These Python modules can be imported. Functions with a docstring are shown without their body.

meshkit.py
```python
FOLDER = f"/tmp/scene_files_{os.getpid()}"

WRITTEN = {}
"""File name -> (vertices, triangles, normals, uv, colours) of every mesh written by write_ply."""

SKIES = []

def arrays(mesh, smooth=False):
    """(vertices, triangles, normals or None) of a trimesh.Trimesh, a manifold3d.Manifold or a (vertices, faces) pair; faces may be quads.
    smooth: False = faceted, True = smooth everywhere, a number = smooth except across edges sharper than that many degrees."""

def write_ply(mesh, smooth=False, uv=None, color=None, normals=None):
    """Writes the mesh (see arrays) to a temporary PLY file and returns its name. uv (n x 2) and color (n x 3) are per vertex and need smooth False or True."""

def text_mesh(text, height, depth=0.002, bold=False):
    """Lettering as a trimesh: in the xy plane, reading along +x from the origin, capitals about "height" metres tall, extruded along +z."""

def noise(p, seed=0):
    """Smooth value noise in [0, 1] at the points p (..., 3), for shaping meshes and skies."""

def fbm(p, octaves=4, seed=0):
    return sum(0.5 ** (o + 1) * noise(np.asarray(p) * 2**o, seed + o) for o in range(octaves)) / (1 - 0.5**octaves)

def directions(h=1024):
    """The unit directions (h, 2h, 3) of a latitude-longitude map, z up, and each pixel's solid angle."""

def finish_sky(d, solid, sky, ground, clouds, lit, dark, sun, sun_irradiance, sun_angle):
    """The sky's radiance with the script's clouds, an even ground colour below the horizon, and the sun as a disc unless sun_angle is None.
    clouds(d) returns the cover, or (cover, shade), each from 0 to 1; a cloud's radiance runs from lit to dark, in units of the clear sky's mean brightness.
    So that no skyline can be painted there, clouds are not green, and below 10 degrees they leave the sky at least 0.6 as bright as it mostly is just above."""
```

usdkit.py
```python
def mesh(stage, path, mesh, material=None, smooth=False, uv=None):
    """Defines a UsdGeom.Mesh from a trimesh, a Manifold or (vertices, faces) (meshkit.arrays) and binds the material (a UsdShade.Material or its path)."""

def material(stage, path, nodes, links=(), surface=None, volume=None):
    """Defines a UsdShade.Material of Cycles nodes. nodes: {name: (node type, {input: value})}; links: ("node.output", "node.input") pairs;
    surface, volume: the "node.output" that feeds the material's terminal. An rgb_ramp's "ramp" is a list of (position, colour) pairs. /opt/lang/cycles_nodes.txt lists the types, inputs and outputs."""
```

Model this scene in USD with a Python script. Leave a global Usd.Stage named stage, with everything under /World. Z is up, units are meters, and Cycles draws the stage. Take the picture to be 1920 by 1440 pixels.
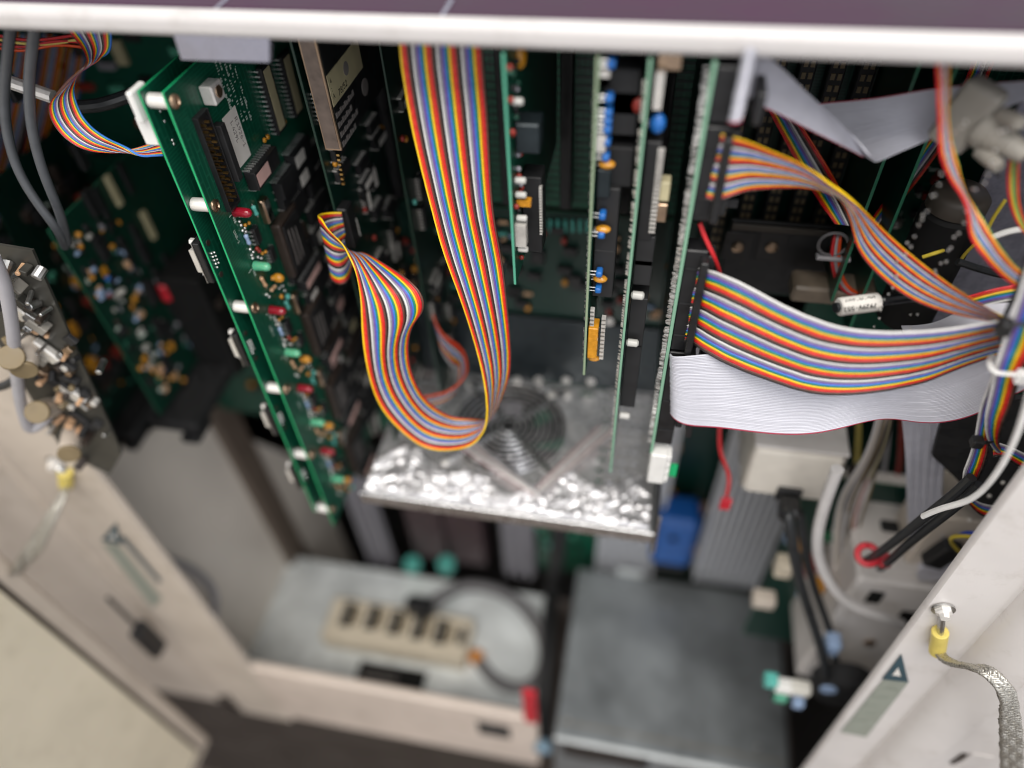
import math, random
import numpy as np, trimesh, usdkit, meshkit
from pxr import Usd, UsdGeom, UsdLux, Gf, Sdf, UsdShade
from scipy.interpolate import CubicSpline
from scipy.spatial import ConvexHull

stage = Usd.Stage.CreateInMemory()
UsdGeom.SetStageUpAxis(stage, UsdGeom.Tokens.z)
UsdGeom.SetStageMetersPerUnit(stage, 1.0)
stage.SetDefaultPrim(UsdGeom.Xform.Define(stage, '/World').GetPrim())
rng = random.Random(7)
from shapely.geometry import Polygon

# ---------------------------------------------------------------- camera
F = 1360.0                                   # focal length in pixels of a 1920 px wide picture
C = np.array([0, -.32, 1.2])
def _axes():
    d = np.array([80, 1240, F]); d /= np.linalg.norm(d)
    x = np.array([8260, 892, -F]); x /= np.linalg.norm(x)
    x -= d * (x @ d); x /= np.linalg.norm(x)
    return np.array([x, np.cross(-d, x), -d])
R = _axes()
cam = UsdGeom.Camera.Define(stage, '/World/camera')
m = np.eye(4)
m[0, :3], m[1, :3], m[2, :3], m[3, :3] = R[:, 0], -R[:, 1], -R[:, 2], C
cam.AddTransformOp().Set(Gf.Matrix4d(*m.ravel().tolist()))
cam.CreateHorizontalApertureAttr(36.0); cam.CreateVerticalApertureAttr(27.0)
cam.CreateFocalLengthAttr(36.0 * F / 1920)
cam.CreateClippingRangeAttr(Gf.Vec2f(.01, 50))
cam.CreateFStopAttr(1.8); cam.CreateFocusDistanceAttr(.435)
cam.CreateExposureAttr(0.0)

# ---------------------------------------------------------------- light: ceiling panels of the room, soft light from its walls
dome = UsdLux.DomeLight.Define(stage, '/World/room_light')
wm = usdkit.material(stage, '/World/Looks/room_light', {'b': ('background_shader', {'color': (.95, .95, .98), 'strength': .92})}, surface='b.background')
UsdShade.MaterialBindingAPI.Apply(dome.GetPrim()).Bind(wm)
def lamp(name, pos, target, w, h, power, col):
    l = UsdLux.RectLight.Define(stage, '/World/' + name)
    z = np.array(pos, float) - np.array(target, float); z /= np.linalg.norm(z)
    x = np.cross([0, 1, 0], z); x /= np.linalg.norm(x); y = np.cross(z, x)
    M = np.eye(4); M[0, :3], M[1, :3], M[2, :3], M[3, :3] = x, y, z, pos
    l.AddTransformOp().Set(Gf.Matrix4d(*M.ravel().tolist()))
    l.CreateWidthAttr(w); l.CreateHeightAttr(h); l.CreateIntensityAttr(power); l.CreateColorAttr(Gf.Vec3f(*col))
lamp('ceiling_lamp', (.0, -.95, 2.7), (0, 0, .6), 1.8, .9, 9.0, (1, .96, .90))
lamp('window_light', (1.0, -1.8, 2.0), (-.1, 0, .7), .9, 1.0, 3.0, (.95, .97, 1))

# ---------------------------------------------------------------- pixel of the photograph -> point of the scene on a plane
def at(px, py, Y=None, Z=None, X=None):
    v = R @ np.array([px - 960, py - 720, F])
    t = (Y - C[1]) / v[1] if Y is not None else (Z - C[2]) / v[2] if Z is not None else (X - C[0]) / v[0]
    return C + t * v
def pl(*q):
    """[(px, py, Y), ...] -> points"""
    return [at(a, b, Y=c) for a, b, c in q]

# ---------------------------------------------------------------- materials
LK = '/World/Looks/'
made = {}
def mk(name, col, rough=.5, metal=0., var=.12, scale=90., bump=0., bscale=400., coat=0., trans=0., sss=0., spec=.5, detail=3., rvar=.12, aniso=None, grime=0., bdist=.0006):
    nodes = {'g': ('geometry', {}), 'n': ('noise_texture', {'scale': scale, 'detail': detail}),
             'r': ('map_range', {'from_min': .3, 'from_max': .7, 'to_min': 1 - var, 'to_max': 1 + var * .6}),
             'c': ('mix_color', {'blend_type': 'multiply', 'fac': 1., 'a': col, 'use_clamp': False}),
             'rr': ('map_range', {'from_min': .3, 'from_max': .7, 'to_min': max(.03, rough - rvar), 'to_max': min(1, rough + rvar)}),
             'p': ('principled_bsdf', {'metallic': metal, 'coat_weight': coat, 'transmission_weight': trans, 'specular_ior_level': spec, 'subsurface_weight': sss, 'subsurface_scale': .002})}
    vec = 'g.position'
    links = [('n.fac', 'r.value'), ('r.result', 'c.b'), ('c.result', 'p.base_color'), ('n.fac', 'rr.value'), ('rr.result', 'p.roughness')]
    if aniso:
        nodes['mp'] = ('mapping', {'scale': aniso}); links.append(('g.position', 'mp.vector')); vec = 'mp.vector'
    links.append((vec, 'n.vector'))
    if bump:
        nodes['bn'] = ('noise_texture', {'scale': bscale, 'detail': 2.}); nodes['b'] = ('bump', {'strength': bump, 'distance': bdist})
        links += [('g.position', 'bn.vector'), ('bn.fac', 'b.height'), ('b.normal', 'p.normal')]
    if grime:
        nodes |= {'gn': ('noise_texture', {'scale': 38., 'detail': 9., 'roughness': .72}), 'gr': ('map_range', {'from_min': .53, 'from_max': .74, 'to_max': grime, 'clamp': True}),
                  'gm': ('mix_color', {'blend_type': 'multiply', 'b': (.52, .47, .40), 'use_clamp': False})}
        links.remove(('c.result', 'p.base_color'))
        links += [('g.position', 'gn.vector'), ('gn.fac', 'gr.value'), ('gr.result', 'gm.fac'), ('c.result', 'gm.a'), ('gm.result', 'p.base_color')]
    made[name] = usdkit.material(stage, LK + name, nodes, links, surface='p.BSDF')
    return made[name]
def pcb(name, mask, edge, axis='x', rough=.32, lines=.35):
    """solder mask with fine traces on the two faces, bare laminate on the cut edges"""
    ex = {'x': ('y', 'z'), 'y': ('x', 'z'), 'z': ('x', 'y')}[axis]
    nodes = {'g': ('geometry', {}), 's': ('separate_xyz', {}), 'nx': ('separate_xyz', {}), 'ab': ('math', {'math_type': 'absolute'}),
             'gt': ('math', {'math_type': 'greater_than', 'value2': .5}), 'cv': ('combine_xyz', {}), 'cw': ('combine_xyz', {}),
             'b1': ('brick_texture', {'scale': 150., 'color1': (0, 0, 0), 'color2': (0, 0, 0), 'mortar': (1, 1, 1), 'mortar_size': .05, 'brick_width': 2.3, 'row_height': .31, 'offset': .37}),
             'b2': ('brick_texture', {'scale': 110., 'color1': (0, 0, 0), 'color2': (0, 0, 0), 'mortar': (1, 1, 1), 'mortar_size': .05, 'brick_width': 1.7, 'row_height': .43, 'offset': .61}),
             'n': ('noise_texture', {'scale': 45., 'detail': 2.}), 'th': ('map_range', {'from_min': .46, 'from_max': .54, 'clamp': True}),
             'sel': ('mix_color', {'blend_type': 'mix'}), 'tr': ('mix_color', {'blend_type': 'mix', 'a': mask, 'b': tuple(min(1, c * (1 + 1.6 * lines) + .012 * lines) for c in mask)}),
             'e': ('mix_color', {'blend_type': 'mix', 'a': edge}), 'p': ('principled_bsdf', {'roughness': rough}),
             'bp': ('bump', {'strength': .25, 'distance': .0002})}
    links = [('g.position', 's.vector'), ('g.true_normal', 'nx.vector'), (f'nx.{axis}', 'ab.value1'), ('ab.value', 'gt.value1'),
             (f's.{ex[0]}', 'cv.x'), (f's.{ex[1]}', 'cv.y'), (f's.{ex[1]}', 'cw.x'), (f's.{ex[0]}', 'cw.y'), ('cv.vector', 'b1.vector'), ('cw.vector', 'b2.vector'),
             ('g.position', 'n.vector'), ('n.fac', 'th.value'), ('th.result', 'sel.fac'), ('b1.color', 'sel.a'), ('b2.color', 'sel.b'), ('sel.result', 'tr.fac'),
             ('gt.value', 'e.fac'), ('tr.result', 'e.b'), ('e.result', 'p.base_color'), ('sel.result', 'bp.height'), ('bp.normal', 'p.normal')]
    made[name] = usdkit.material(stage, LK + name, nodes, links, surface='p.BSDF')
    return made[name]

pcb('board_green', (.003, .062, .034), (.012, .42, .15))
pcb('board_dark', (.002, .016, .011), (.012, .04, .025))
pcb('board_mint', (.004, .05, .03), (.09, .36, .24))
pcb('board_olive', (.004, .045, .028), (.27, .34, .22))
pcb('board_pale', (.004, .05, .03), (.22, .40, .28))
pcb('backplane_green', (.005, .080, .043), (.05, .2, .1), axis='y')
pcb('backplane_dark', (.003, .027, .019), (.05, .2, .1), axis='y')
mk('black_plastic', (.012, .012, .013), .42, bump=.08)
mk('soft_black', (.016, .016, .017), .6)
mk('socket_brown', (.035, .025, .02), .45, bump=.1)
mk('chip_black', (.014, .014, .015), .5, bump=.15)
mk('tin', (.80, .77, .72), .34, .5, var=.12)
mk('solder', (.88, .88, .86), .3, .85, var=.1)
mk('gold', (.65, .42, .16), .3, 1.)
mk('nickel', (.86, .83, .79), .34, .45, var=.06)
mk('steel', (.55, .55, .54), .35, 1., var=.15)
mk('bronze_metal', (.50, .36, .25), .38, 1., var=.25, scale=60)
mk('sticker_white', (.72, .69, .64), .6, var=.06)
mk('sticker_pink', (.62, .40, .36), .6, var=.1)
mk('sticker_cream', (.46, .41, .25), .6, var=.12)
mk('ink', (.012, .012, .012), .7, spec=.15)
mk('ink_faint', (.22, .2, .19), .6)
mk('silk_white', (.42, .5, .44), .6, var=.05)
mk('led_red', (.26, .006, .018), .15, var=.05, coat=.5, sss=.3)
mk('led_green', (.10, .42, .24), .15, var=.05, coat=.5, sss=.4)
mk('cap_amber', (.62, .27, .02), .25, var=.2, scale=300, coat=.4)
mk('cap_blue', (.014, .13, .44), .3, var=.1, coat=.3)
mk('cap_teal', (.10, .42, .36), .35, var=.1)
mk('cap_red', (.28, .03, .02), .35, var=.1)
mk('resistor_blue', (.33, .45, .66), .35)
mk('resistor_tan', (.62, .38, .22), .4)
mk('cap_pale', (.50, .49, .46), .4, var=.1)
mk('white_plastic', (.76, .75, .72), .4, var=.05)
mk('cream_plastic', (.68, .60, .47), .45, var=.06)
mk('post_brown', (.15, .115, .09), .6, var=.2)
mk('window_brown', (.20, .155, .13), .4, .5, var=.35, scale=120)
mk('box_cream', (.74, .69, .61), .42, var=.05)
mk('block_dim', (.20, .16, .12), .5, var=.2)
mk('cord_grey', (.15, .145, .15), .5)
mk('wire_pink', (.50, .33, .33), .4)
pcb('board_mid', (.006, .058, .036), (.03, .14, .08), axis='y')
mk('foil', (.86, .85, .86), .40, .85, var=.04, scale=80, rvar=.05)
mk('kick_brown', (.045, .035, .028), .6, var=.25, scale=12)
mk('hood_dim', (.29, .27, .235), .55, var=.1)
mk('hood_white', (.62, .60, .54), .5, var=.08)
mk('cabinet_white', (.66, .625, .60), .38, var=.05, scale=12, bump=.16, bscale=900, grime=.35)
mk('cabinet_beige', (.57, .50, .425), .42, var=.07, scale=10, bump=.16, bscale=900, grime=.45)
mk('lip_white', (.55, .525, .515), .42, var=.05, scale=12, bump=.16, bscale=900, grime=.3)
mk('door_cream', (.76, .69, .54), .45, var=.08, scale=8, bump=.16, bscale=900, grime=.3)
mk('sill_beige', (.66, .565, .49), .42, var=.06, scale=10, bump=.14, bscale=900, grime=.4)
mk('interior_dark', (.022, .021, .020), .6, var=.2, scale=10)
mk('inner_lavender', (.84, .77, .69), .35, var=.08, scale=6)
mk('interior_grey', (.30, .28, .26), .5, var=.08, scale=10)
mk('top_dark', (.050, .020, .042), .42, var=.3, scale=16, rvar=.1, spec=.15)
mk('galvanised', (.84, .88, .88), .30, .2, var=.22, scale=16, detail=6, rvar=.12, grime=.3)
mk('psu_grey', (.26, .28, .29), .42, .4, var=.34, scale=11, detail=6, rvar=.16, grime=.3)
mk('bright_tray', (.97, .96, .96), .22, .76, var=.05, scale=60, bump=1., bscale=48, rvar=.08, bdist=.005)
mk('tray_edge', (.82, .82, .82), .25, 1., var=.06)
mk('plate_slate', (.022, .031, .036), .4, .4, var=.15)
mk('aluminium_fin', (.70, .71, .74), .4, .2, var=.1)
mk('heat_grey', (.30, .29, .32), .5, .2, var=.1)
mk('transformer_maroon', (.06, .035, .04), .5, var=.2)
mk('block_blue', (.012, .11, .42), .35, var=.1)
mk('outlet_brown', (.06, .05, .04), .5)
mk('slot_tan', (.20, .15, .08), .5)
mk('cable_dark', (.075, .08, .088), .4, var=.08)
mk('cable_black', (.018, .02, .022), .4)
mk('cable_grey', (.36, .35, .37), .45, var=.06)
mk('cable_light', (.58, .56, .55), .45, var=.05)
mk('tie_white', (.86, .85, .82), .35, var=.03)
mk('tie_black', (.014, .014, .014), .35)
mk('wire_red', (.55, .02, .025), .4)
mk('wire_yellow', (.62, .48, .05), .4)
mk('wire_green', (.06, .30, .10), .4)
mk('wire_blue', (.03, .08, .5), .4)
mk('red_plastic', (.52, .015, .03), .35)
mk('orange_glow', (.75, .30, .06), .3)
mk('lug_yellow', (.68, .55, .14), .4)
mk('braid', (.55, .53, .48), .38, .9, var=.25, scale=900)
mk('lens_violet', (.33, .33, .40), .3, .6, var=.05)
mk('sticker_print', (.235, .255, .215), .5, var=.06)
mk('sign_yellow', (.27, .29, .245), .5, var=.06)
mk('sign_teal', (.03, .07, .09), .4)
mk('floor_brown', (.13, .10, .08), .6, var=.3, scale=14)
mk('knob_blue', (.20, .30, .38), .3)
mk('rib_grey', (.60, .60, .66), .26, var=.03, spec=.5, rvar=.04)
mk('rib_red', (.42, .03, .07), .36, var=.03)
RC = [(.016, .014, .014), (.13, .05, .035), (.68, .018, .025), (.72, .08, .014), (.88, .58, .012), (.015, .24, .11), (.05, .19, .62), (.17, .09, .36), (.29, .28, .33), (.70, .69, .67)]
RN = 'black brown red orange yellow green blue violet grey white'.split()
for n_, c_ in zip(RN, RC):
    mk('ribbon_' + n_, c_, .27, var=.07, scale=240, rvar=.08)

# ---------------------------------------------------------------- scene objects
used, off = {}, {}
def fresh(parent, name):
    k = (parent, name); used[k] = used.get(k, -1) + 1
    return f'{parent}/{name}' + (f'_{used[k]:03d}' if used[k] else '')
def tag(p, label=None, cat=None, group=None, kind=None):
    for k, v in (('label', label), ('category', cat), ('group', group), ('kind', kind)):
        if v: p.SetCustomDataByKey(k, v)
def thing(name, label, cat, loc=(0, 0, 0), group=None, kind=None):
    path = fresh('/World', name); x = UsdGeom.Xform.Define(stage, path)
    x.AddTranslateOp().Set(Gf.Vec3d(*map(float, loc))); off[path] = np.array(loc, float)
    tag(x.GetPrim(), label, cat, group, kind)
    return path
def part(name, mesh, mat, parent, label=None, smooth=35, kind=None):
    """a Mesh prim below parent; vertices are given in world coordinates"""
    path = fresh(parent, name)
    top = '/'.join(parent.split('/')[:3])
    v, f, _ = meshkit.arrays(mesh)
    usdkit.mesh(stage, path, (v - off[top], f), made[mat], smooth=smooth)
    tag(stage.GetPrimAtPath(path), label, None, None, kind)
    return path
def solo(name, mesh, mat, label, cat=None, group=None, kind=None, smooth=35):
    path = fresh('/World', name)
    usdkit.mesh(stage, path, mesh, made[mat], smooth=smooth); tag(stage.GetPrimAtPath(path), label, cat, group, kind)
    return path

# ---------------------------------------------------------------- shapes
def cat(ms):
    vs, fs, n = [], [], 0
    for a in ms:
        v, f, _ = meshkit.arrays(a); vs.append(v); fs.append(f + n); n += len(v)
    return np.vstack(vs), np.vstack(fs)
_sg = np.array([[x, y, z] for x in (-1, 1) for y in (-1, 1) for z in (-1, 1)], float)
def _cb(h, c):
    v = []
    for s in _sg:
        for k in range(3):
            w = h - c; w = w.copy(); w[k] = h[k]; v.append(s * w)
    return np.array(v)
_hv = _cb(np.array([1., 1.1, 1.2]), .2)
_hf = ConvexHull(_hv).simplices.copy()
for i_, f_ in enumerate(_hf):
    a_, b_, c_ = _hv[f_]
    if np.dot(np.cross(b_ - a_, c_ - a_), a_ + b_ + c_) < 0: _hf[i_] = f_[::-1]
_bv, _bf = np.array(trimesh.creation.box((2, 2, 2)).vertices), np.array(trimesh.creation.box((2, 2, 2)).faces)
def bx(lo, hi, c=0.0):
    lo, hi = np.minimum(lo, hi).astype(float), np.maximum(lo, hi).astype(float)
    h, o = (hi - lo) / 2, (lo + hi) / 2
    if c <= 0: return _bv * h + o, _bf
    return _cb(h, min(c, .45 * h.min())) + o, _hf
def obox(o, ax, ay, az, c=0.0):
    """box with one corner at o and edge vectors ax, ay, az"""
    L = np.array([np.linalg.norm(a) for a in (ax, ay, az)])
    v, f = bx((0, 0, 0), L, c)
    A = np.array([np.array(a) / l for a, l in zip((ax, ay, az), L)])
    if np.linalg.det(A) < 0: f = f[:, ::-1]
    return v @ A + np.array(o), f
def frame_of(d):
    d = np.array(d, float); d /= np.linalg.norm(d)
    a = np.cross(d, [0, 0, 1.] if abs(d[2]) < .9 else [1., 0, 0]); a /= np.linalg.norm(a)
    return d, a, np.cross(d, a)
def lathe(p0, p1, prof, n=12):
    """profile [(t along p0-p1 in metres, radius)] turned about the axis p0-p1, ends capped"""
    d, a, b = frame_of(np.array(p1, float) - p0); p0 = np.array(p0, float)
    an = np.arange(n) * 2 * np.pi / n; ring = np.cos(an)[:, None] * a + np.sin(an)[:, None] * b
    v = np.vstack([p0 + d * t + ring * r for t, r in prof] + [p0 + d * prof[0][0], p0 + d * prof[-1][0]])
    f, m_ = [], len(prof)
    for i in range(m_ - 1):
        for j in range(n):
            k = (j + 1) % n; f += [[i * n + j, i * n + k, (i + 1) * n + k], [i * n + j, (i + 1) * n + k, (i + 1) * n + j]]
    for j in range(n):
        k = (j + 1) % n; f += [[m_ * n, k, j], [m_ * n + 1, (m_ - 1) * n + j, (m_ - 1) * n + k]]
    f = np.array(f)
    return v, f
def cyl(p0, p1, r, n=12, r1=None, ch=0.0):
    L = np.linalg.norm(np.array(p1, float) - p0); r1 = r if r1 is None else r1
    if ch: return lathe(p0, p1, [(0, r - ch), (ch, r), (L - ch, r1), (L, r1 - ch)], n)
    return lathe(p0, p1, [(0, r), (L, r1)], n)
def ball(c, r, n=8):
    s = trimesh.creation.uv_sphere(1.0, count=[n, 2 * n]) if n > 6 else trimesh.creation.icosphere(1)
    return np.array(s.vertices) * np.array(r) + np.array(c), np.array(s.faces)
def spline(P, n):
    P = np.array(P, float); t = np.r_[0, np.cumsum(np.sqrt(np.linalg.norm(np.diff(P, axis=0), axis=1)) + 1e-9)]
    return CubicSpline(t, P, bc_type='natural')(np.linspace(0, t[-1], n)) if len(P) > 2 else P[0] + np.linspace(0, 1, n)[:, None] * (P[1] - P[0])
def tube(P, r, n=40, sides=10, smoothpath=True, flat=None):
    Q = spline(P, n) if smoothpath else np.array(P, float); n = len(Q)
    T = np.gradient(Q, axis=0); T /= np.linalg.norm(T, axis=1)[:, None]
    a = frame_of(T[0])[1]; A = []
    for t in T:
        a = a - t * (a @ t); a /= np.linalg.norm(a); A.append(a)
    A = np.array(A); B = np.cross(T, A); an = np.arange(sides) * 2 * np.pi / sides
    rr = np.broadcast_to(r, n)[:, None, None]
    v = (Q[:, None] + rr * (np.cos(an)[None, :, None] * A[:, None] + np.sin(an)[None, :, None] * B[:, None] * (flat or 1))).reshape(-1, 3)
    return _tubef(v, Q, n, sides)
def _tubef(v, Q, n, sides):
    i, j = np.meshgrid(np.arange(n - 1), np.arange(sides), indexing='ij'); k = (j + 1) % sides
    q = np.stack([i * sides + j, i * sides + k, (i + 1) * sides + k, (i + 1) * sides + j], -1).reshape(-1, 4)
    m_ = len(v); v = np.vstack([v, Q[0], Q[-1]])
    jj = np.arange(sides); kk = (jj + 1) % sides
    f = np.vstack([q[:, [0, 1, 2]], q[:, [0, 2, 3]], np.stack([np.full(sides, m_), kk, jj], 1), np.stack([np.full(sides, m_ + 1), (n - 1) * sides + jj, (n - 1) * sides + kk], 1)])
    return v, f
def text(s, h, o, xd, yd, depth=.00015):
    """lettering of capital height h at o, reading along xd with its top along yd"""
    t = meshkit.text_mesh(s, h, depth); xd, yd = np.array(xd, float), np.array(yd, float)
    xd /= np.linalg.norm(xd); yd -= xd * (xd @ yd); yd /= np.linalg.norm(yd)
    return np.array(t.vertices) @ np.array([xd, yd, np.cross(xd, yd)]) + np.array(o), np.array(t.faces)

def ribbon(name, label, group, codes, lines, W, samples=70, sides=8, catg='ribbon cable', mats=None, wob=.0):
    """A flat cable: one tube for each conductor between two edge curves. lines: (px1, py1, Y1, px2, py2, Y2) across the cable, W its true width."""
    n = len(codes)
    E1 = spline([at(a, b, Y=y) for a, b, y, _, _, _ in lines], samples); E2 = spline([at(a, b, Y=y) for _, _, _, a, b, y in lines], samples)
    th = thing(name, label, catg, (E1[0] + E2[0]) / 2, group)
    mid = (E1 + E2) / 2; T = np.gradient(mid, axis=0); T /= np.linalg.norm(T, axis=1)[:, None]
    Cx = E2 - E1; wid = np.linalg.norm(Cx, axis=1); Cx /= wid[:, None]
    N = np.cross(Cx, T); N /= np.linalg.norm(N, axis=1)[:, None]
    an = np.arange(sides) * 2 * np.pi / sides + np.pi / sides
    r0 = W / n * (.5 if mats else .56); jr = random.Random(len(lines) * 31 + n)
    for i in range(n):
        Q = E1 + (E2 - E1) * ((i + .5) / n) + N * ((.00012 if mats else .00042) * (meshkit.noise(np.stack([mid[:, 0] * 160 + i * .11, mid[:, 1] * 160 + i * .11, mid[:, 2] * 160], 1), 3) - .5) + .00022 * (jr.random() - .5))[:, None]
        if wob: Q = Q + N * (wob * np.sin(i * .9 + np.linspace(0, 5, samples)) * np.sin(np.linspace(0, np.pi, samples)))[:, None]
        rw = (np.maximum(wid / n, .0002) * .56)[:, None, None]
        v = Q[:, None] + rw * np.cos(an)[None, :, None] * Cx[:, None] + r0 * np.sin(an)[None, :, None] * N[:, None]
        v, f = _tubef(v.reshape(-1, 3), Q, samples, sides)
        part('conductor', (v, f), mats[i] if mats else 'ribbon_' + RN[codes[i]], th, smooth=True)
    return th
def code(start, step, n): return [(start + step * i) % 10 for i in range(n)]

# ================================================================ the cabinet
cab = thing('cabinet', 'open off-white equipment cabinet with braided straps bolted to its door posts', 'cabinet', (0, 0, -.6))
zb = at(960, 90, Y=.002)[2]                   # lower edge of the top lip
ZT = zb + .0118
def sweep_x(prof, x0, x1):
    """closed (y, z) outline, swept along x"""
    n = len(prof); v = np.array([(x, y, z) for x in (x0, x1) for y, z in prof])
    f = []
    for i in range(n):
        j = (i + 1) % n; f += [[i, j, n + j], [i, n + j, n + i]]
    c0, c1 = len(v), len(v) + 1; cc = np.mean(prof, 0)
    v = np.vstack([v, [x0, *cc], [x1, *cc]])
    for i in range(n):
        j = (i + 1) % n; f += [[c0, j, i], [c1, n + i, n + j]]
    f = np.array(f); return fixn((v, f))
def fixn(m):
    t = trimesh.Trimesh(*m, process=False); t.fix_normals(); return np.array(t.vertices), np.array(t.faces)
def rect_round(y0, y1, z0, z1, r, k=6):
    P = []
    for cy, cz, a0 in ((y1 - r, z0 + r, -90), (y1 - r, z1 - r, 0), (y0 + r, z1 - r, 90), (y0 + r, z0 + r, 180)):
        for i in range(k + 1):
            a = math.radians(a0 + 90 * i / k); P.append((cy + r * math.cos(a), cz + r * math.sin(a)))
    return P
part('top_lip', sweep_x(rect_round(-.002, .0085, zb, ZT, .0045), -.88, .46), 'lip_white', cab, smooth=60)
tp = part('top_panel', bx((-.88, .0095, zb + .002), (.46, .62, ZT - .001), .0008), 'top_dark', cab, label='dark plum coloured top with a few pale scuffs')
for px, py, w, l in ((415, 8, .0016, .010), (838, 16, .0018, .012), (842, 4, .001, .006)):
    p = at(px, py, Z=ZT - .001); part('scuff', bx(p - [w * .5, l * .8, 0], p + [w * .5, l * .8, .0004]), 'lens_violet', tp)
# posts beside the opening
def prism(profile, z0, z1, lean, zref):
    """open (x, y) outline extruded in z, x shifted by lean * (z - zref); closed shape"""
    n = len(profile); v = np.array([(x + lean * (z - zref), y, z) for z in (z0, z1) for x, y in profile]); f = []
    for i in range(n):
        j = (i + 1) % n; f += [[i, j, n + j], [i, n + j, n + i]]
    c = np.mean(profile, 0)
    v = np.vstack([v, [c[0] + lean * (z0 - zref), c[1], z0], [c[0] + lean * (z1 - zref), c[1], z1]])
    for i in range(n):
        j = (i + 1) % n; f += [[2 * n, j, i], [2 * n + 1, n + i, n + j]]
    return fixn((v, np.array(f)))
# sill with its vent, in the plane of the left post
SY = -.0195
zs1 = at(720, 1300, Y=SY)[2]; zs0 = at(700, 1376, Y=SY)[2]
xs1 = at(1008, 1390, Y=SY)[0]; xs0 = -.470
qr = [(.2432 + .0288 * (1 - math.cos(a)), -.0768 - .0184 * math.sin(a)) for a in np.linspace(0, math.pi / 2, 12)]
rp = part('right_post', prism([(0.2021, -0.0707), (0.2021, -0.0732), (0.2036, -0.0750), (0.2411, -0.0750), (0.2432, -0.0760)] + qr + [(0.2750, -0.0928), (0.2750, -0.0707)], -.7, 1.055, -.038, 0.6549), 'cabinet_white', cab, smooth=40)
lp = part('left_post', prism([(-0.4620, -0.0147), (-0.4620, -0.0173), (-0.4642, -0.0200), (-0.5460, -0.0200), (-0.5535, -0.0155), (-0.5573, -0.0020), (-0.5655, 0.0033), (-0.5760, 0.0010), (-0.5835, -0.0080), (-0.5940, -0.0117), (-0.9000, -0.0117), (-0.9000, 0.0025), (-0.6750, 0.0025)], zs0 - .018, 1.055, .012, 0.5325), 'cabinet_beige', cab, smooth=50)
part('outer_panel', bx((.2775, -.0848, -.7), (.70, -.068, 1.055), .002), 'cabinet_white', cab)
s0, s1 = at(1790, 1432, Y=-.0854), at(1838, 1398, Y=-.0854)
d = (s1 - s0) / np.linalg.norm(s1 - s0); up = np.array([-d[2], 0, d[0]])
part('latch_slot', obox(s0 + [0, .0003, 0], d * .027, up * .0043, np.array([0, -.001, 0]), .0003), 'socket_brown', cab)
part('latch_plate', obox(s0 + d * .004 - up * .017 + [0, .0003, 0], d * .027, up * .0153, np.array([0, -.0012, 0]), .0004), 'cabinet_white', cab)
sl = part('sill', sweep_x(rect_round(SY, SY + .013, zs0, zs1, .005), xs0, xs1), 'sill_beige', cab, smooth=60)
v0, v1 = at(893, 1350, Y=SY), at(958, 1384, Y=SY)
vr = part('vent', bx((v0[0], SY - .0015, v1[2]), (v1[0], SY + .002, v0[2] - .004), .001), 'black_plastic', sl)
for k in range(4):
    z = v1[2] + (k + .6) * (v0[2] - .004 - v1[2]) / 4.2
    part('slat', bx((v0[0] + .002, SY - .0026, z), (v1[0] - .002, SY - .0014, z + .0012)), 'soft_black', vr)
part('plinth', bx((-.90, SY + .008, -.58), (xs1 - .006, SY + .013, zs0 + .003)), 'kick_brown', cab)
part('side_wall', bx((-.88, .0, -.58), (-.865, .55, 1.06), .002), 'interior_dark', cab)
XI = -.560
wp = [at(a, b, X=XI) for a, b in ((150, 905), (215, 848), (300, 800), (392, 792), (560, 860), (610, 930))]
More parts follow.
